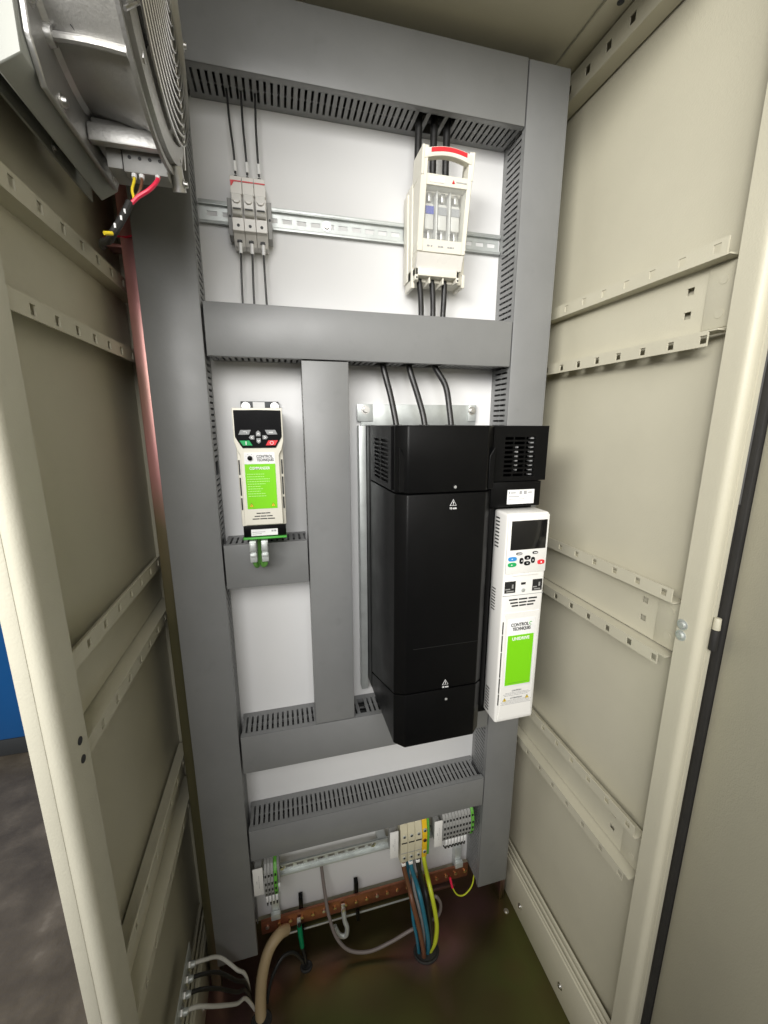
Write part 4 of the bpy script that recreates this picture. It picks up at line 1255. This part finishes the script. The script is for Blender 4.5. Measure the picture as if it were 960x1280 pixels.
# concentric wire guard
m = MB()
for k in range(12):
    r = 0.018 + k * 0.0093
    m.tube(ring_pts(r, 0.1100 - 0.008 * (r / 0.15) ** 2, 56), 0.0015, 6, 1, True)
for q in range(4):
    a = math.radians(45 + 90 * q)
    m.tube([(0.1065, CY + 0.015 * math.cos(a), CZ + 0.015 * math.sin(a)), (0.1045, CY + 0.09 * math.cos(a), CZ + 0.09 * math.sin(a)), (0.0965, CY + 0.15 * math.cos(a), CZ + 0.15 * math.sin(a))], 0.0016, 6, 4)
gd = m.make('wire_guard', M['steel'], fan)
gd['kind'] = 'stuff'
MB().cyl((0.03, CY, CZ), (0.088, CY, CZ), 0.045, 32, bev=0.003).make('motor_hub', M['rubber'], fan)
for q in range(7):
    a = 2 * math.pi * q / 7
    t = bmesh.new()
    vs = []
    for i in range(4):
        r = 0.044 + i * 0.0205
        for j in range(4):
            u = (j / 3 - 0.5) * 0.75
            vs.append(t.verts.new((0.06 + u * 0.05, CY + r * math.cos(a + u * 0.9), CZ + r * math.sin(a + u * 0.9))))
    for i in range(3):
        for j in range(3):
            t.faces.new((vs[i * 4 + j], vs[i * 4 + j + 1], vs[(i + 1) * 4 + j + 1], vs[(i + 1) * 4 + j]))
    bmesh.ops.solidify(t, geom=t.faces[:], thickness=0.002)
    m = MB()
    m._add(t)
    m.make('blade', M['rubber'], fan)
# terminal recess under the housing
MB().box(0.020, 0.091, -0.268, -0.258, 1.486, 1.503, 0.002).make('recess_lip', M['cast'], fan)
MB().box(0.022, 0.089, -0.258, -0.200, 1.492, 1.512, 0.001).make('recess_plate', M['cast'], fan)
tb = MB().box(0.046, 0.090, -0.252, -0.228, 1.469, 1.4915, 0.0015).box(0.030, 0.045, -0.25, -0.215, 1.472, 1.4915, 0.001).make('fan_terminal', M['greyterm'], fan)
for k in range(4):
    MB().cyl((0.053 + k * 0.010, -0.2525, 1.483), (0.053 + k * 0.010, -0.2518, 1.483), 0.0018, 10).make('screw_hole', M['print'], tb)
# its mounting box
mb_ = thing('fan_mounting_box', 'grey sheet metal box between the fan and the left wall', 'mounting box', (-0.01, -0.27, 1.47))
pf = [(0.0135, 1.487), (0.0135, 1.775), (-0.030, 1.775), (-0.030, 1.508), (-0.0065, 1.4745)]
MB().prism(pf, 'y', -0.369, -0.163, 0.001, 1).make('box_body', M['greysheet'], mb_)
MB().box(-0.0330, -0.0302, -0.378, -0.12, 1.490, 1.512, 0.0006).make('wall_flange', M['greysheet'], mb_)
for yy in (-0.345, -0.22):
    screw((-0.0302, yy, 1.4985), (1, 0, 0), 0.003, mb_)
# fan wires
W0 = [('fan_wire', 'yellow and white fan wire from the left fan terminal', 'yelc', 0.055), ('fan_wire', 'brown fan wire beside the yellow one under the fan', 'brown', 0.0625), ('fan_wire', 'red fan wire curving out of the fan terminal', 'redc', 0.0795)]
for (nm, lab, mt, x) in W0:
    if mt == 'redc':
        P_ = [(x, -0.247, 1.474), (x - 0.001, -0.252, 1.464), (x - 0.009, -0.257, 1.452), (x - 0.021, -0.258, 1.443), (0.048, -0.259, 1.432)]
    else:
        P_ = [(x, -0.247, 1.474), (x, -0.251, 1.462), (x - 0.002, -0.256, 1.450), (0.054, -0.258, 1.440), (0.047, -0.26, 1.430)]
    o = cable(nm, lab, 'wire', P_, 0.0015 if mt != 'redc' else 0.0022, M[mt], 'fan wires', 8)
    d = Vector(P_[1]) - Vector(P_[0])
    MB().tube([Vector(P_[0]) + d * 0.1, Vector(P_[0]) + d * 0.8], 0.0027, 8, 1).make('wire_marker', M['paper'], o)
sl_ = cable('cable_loom', 'black sleeved loom hanging under the fan with yellow tip', 'cable loom',
            [(0.050, -0.258, 1.437), (0.046, -0.260, 1.428), (0.040, -0.264, 1.415), (0.033, -0.268, 1.402), (0.022, -0.25, 1.400), (0.0, -0.20, 1.415), (-0.02, -0.14, 1.43)], 0.0040, M['rubber'], None, 10)
MB().tube([(0.034, -0.2755, 1.398), (0.028, -0.2815, 1.3955)], 0.0020, 8, 1).make('yellow_tip', M['yelc'], sl_)
m = MB()
for (x, y, z) in ((0.0455, -0.2655, 1.425), (0.042, -0.2685, 1.417), (0.0365, -0.2735, 1.407)):
    m.box(x - 0.0009, x + 0.0009, y + 0.0004, y + 0.0024, z - 0.0022, z + 0.0022)
m.make('wire_marker', M['paper'], sl_)
cable('control_wire', 'thin red wire crossing the left bracket behind the rail', 'wire',
      [(-0.052, -0.03, 1.480), (-0.035, -0.045, 1.479), (-0.016, -0.05, 1.477), (0.001, -0.06, 1.478)], 0.0016, M['redc'], None, 8)

# ================================================================ OUTSIDE, SEEN PAST THE LEFT POST
bc = thing('blue_machine_cabinet', 'blue painted steel cabinet on dark base in the workshop behind', 'cabinet', (-1.6, 1.2, -0.2))
MB().box(-3.0, -0.80, 1.02, 1.7, -0.12, 1.6, 0.01).make('cabinet_body', M['bluepaint'], bc)
MB().box(-3.0, -0.805, 1.025, 1.69, -0.2, -0.121, 0.004).make('base', M['darkgrey'], bc)
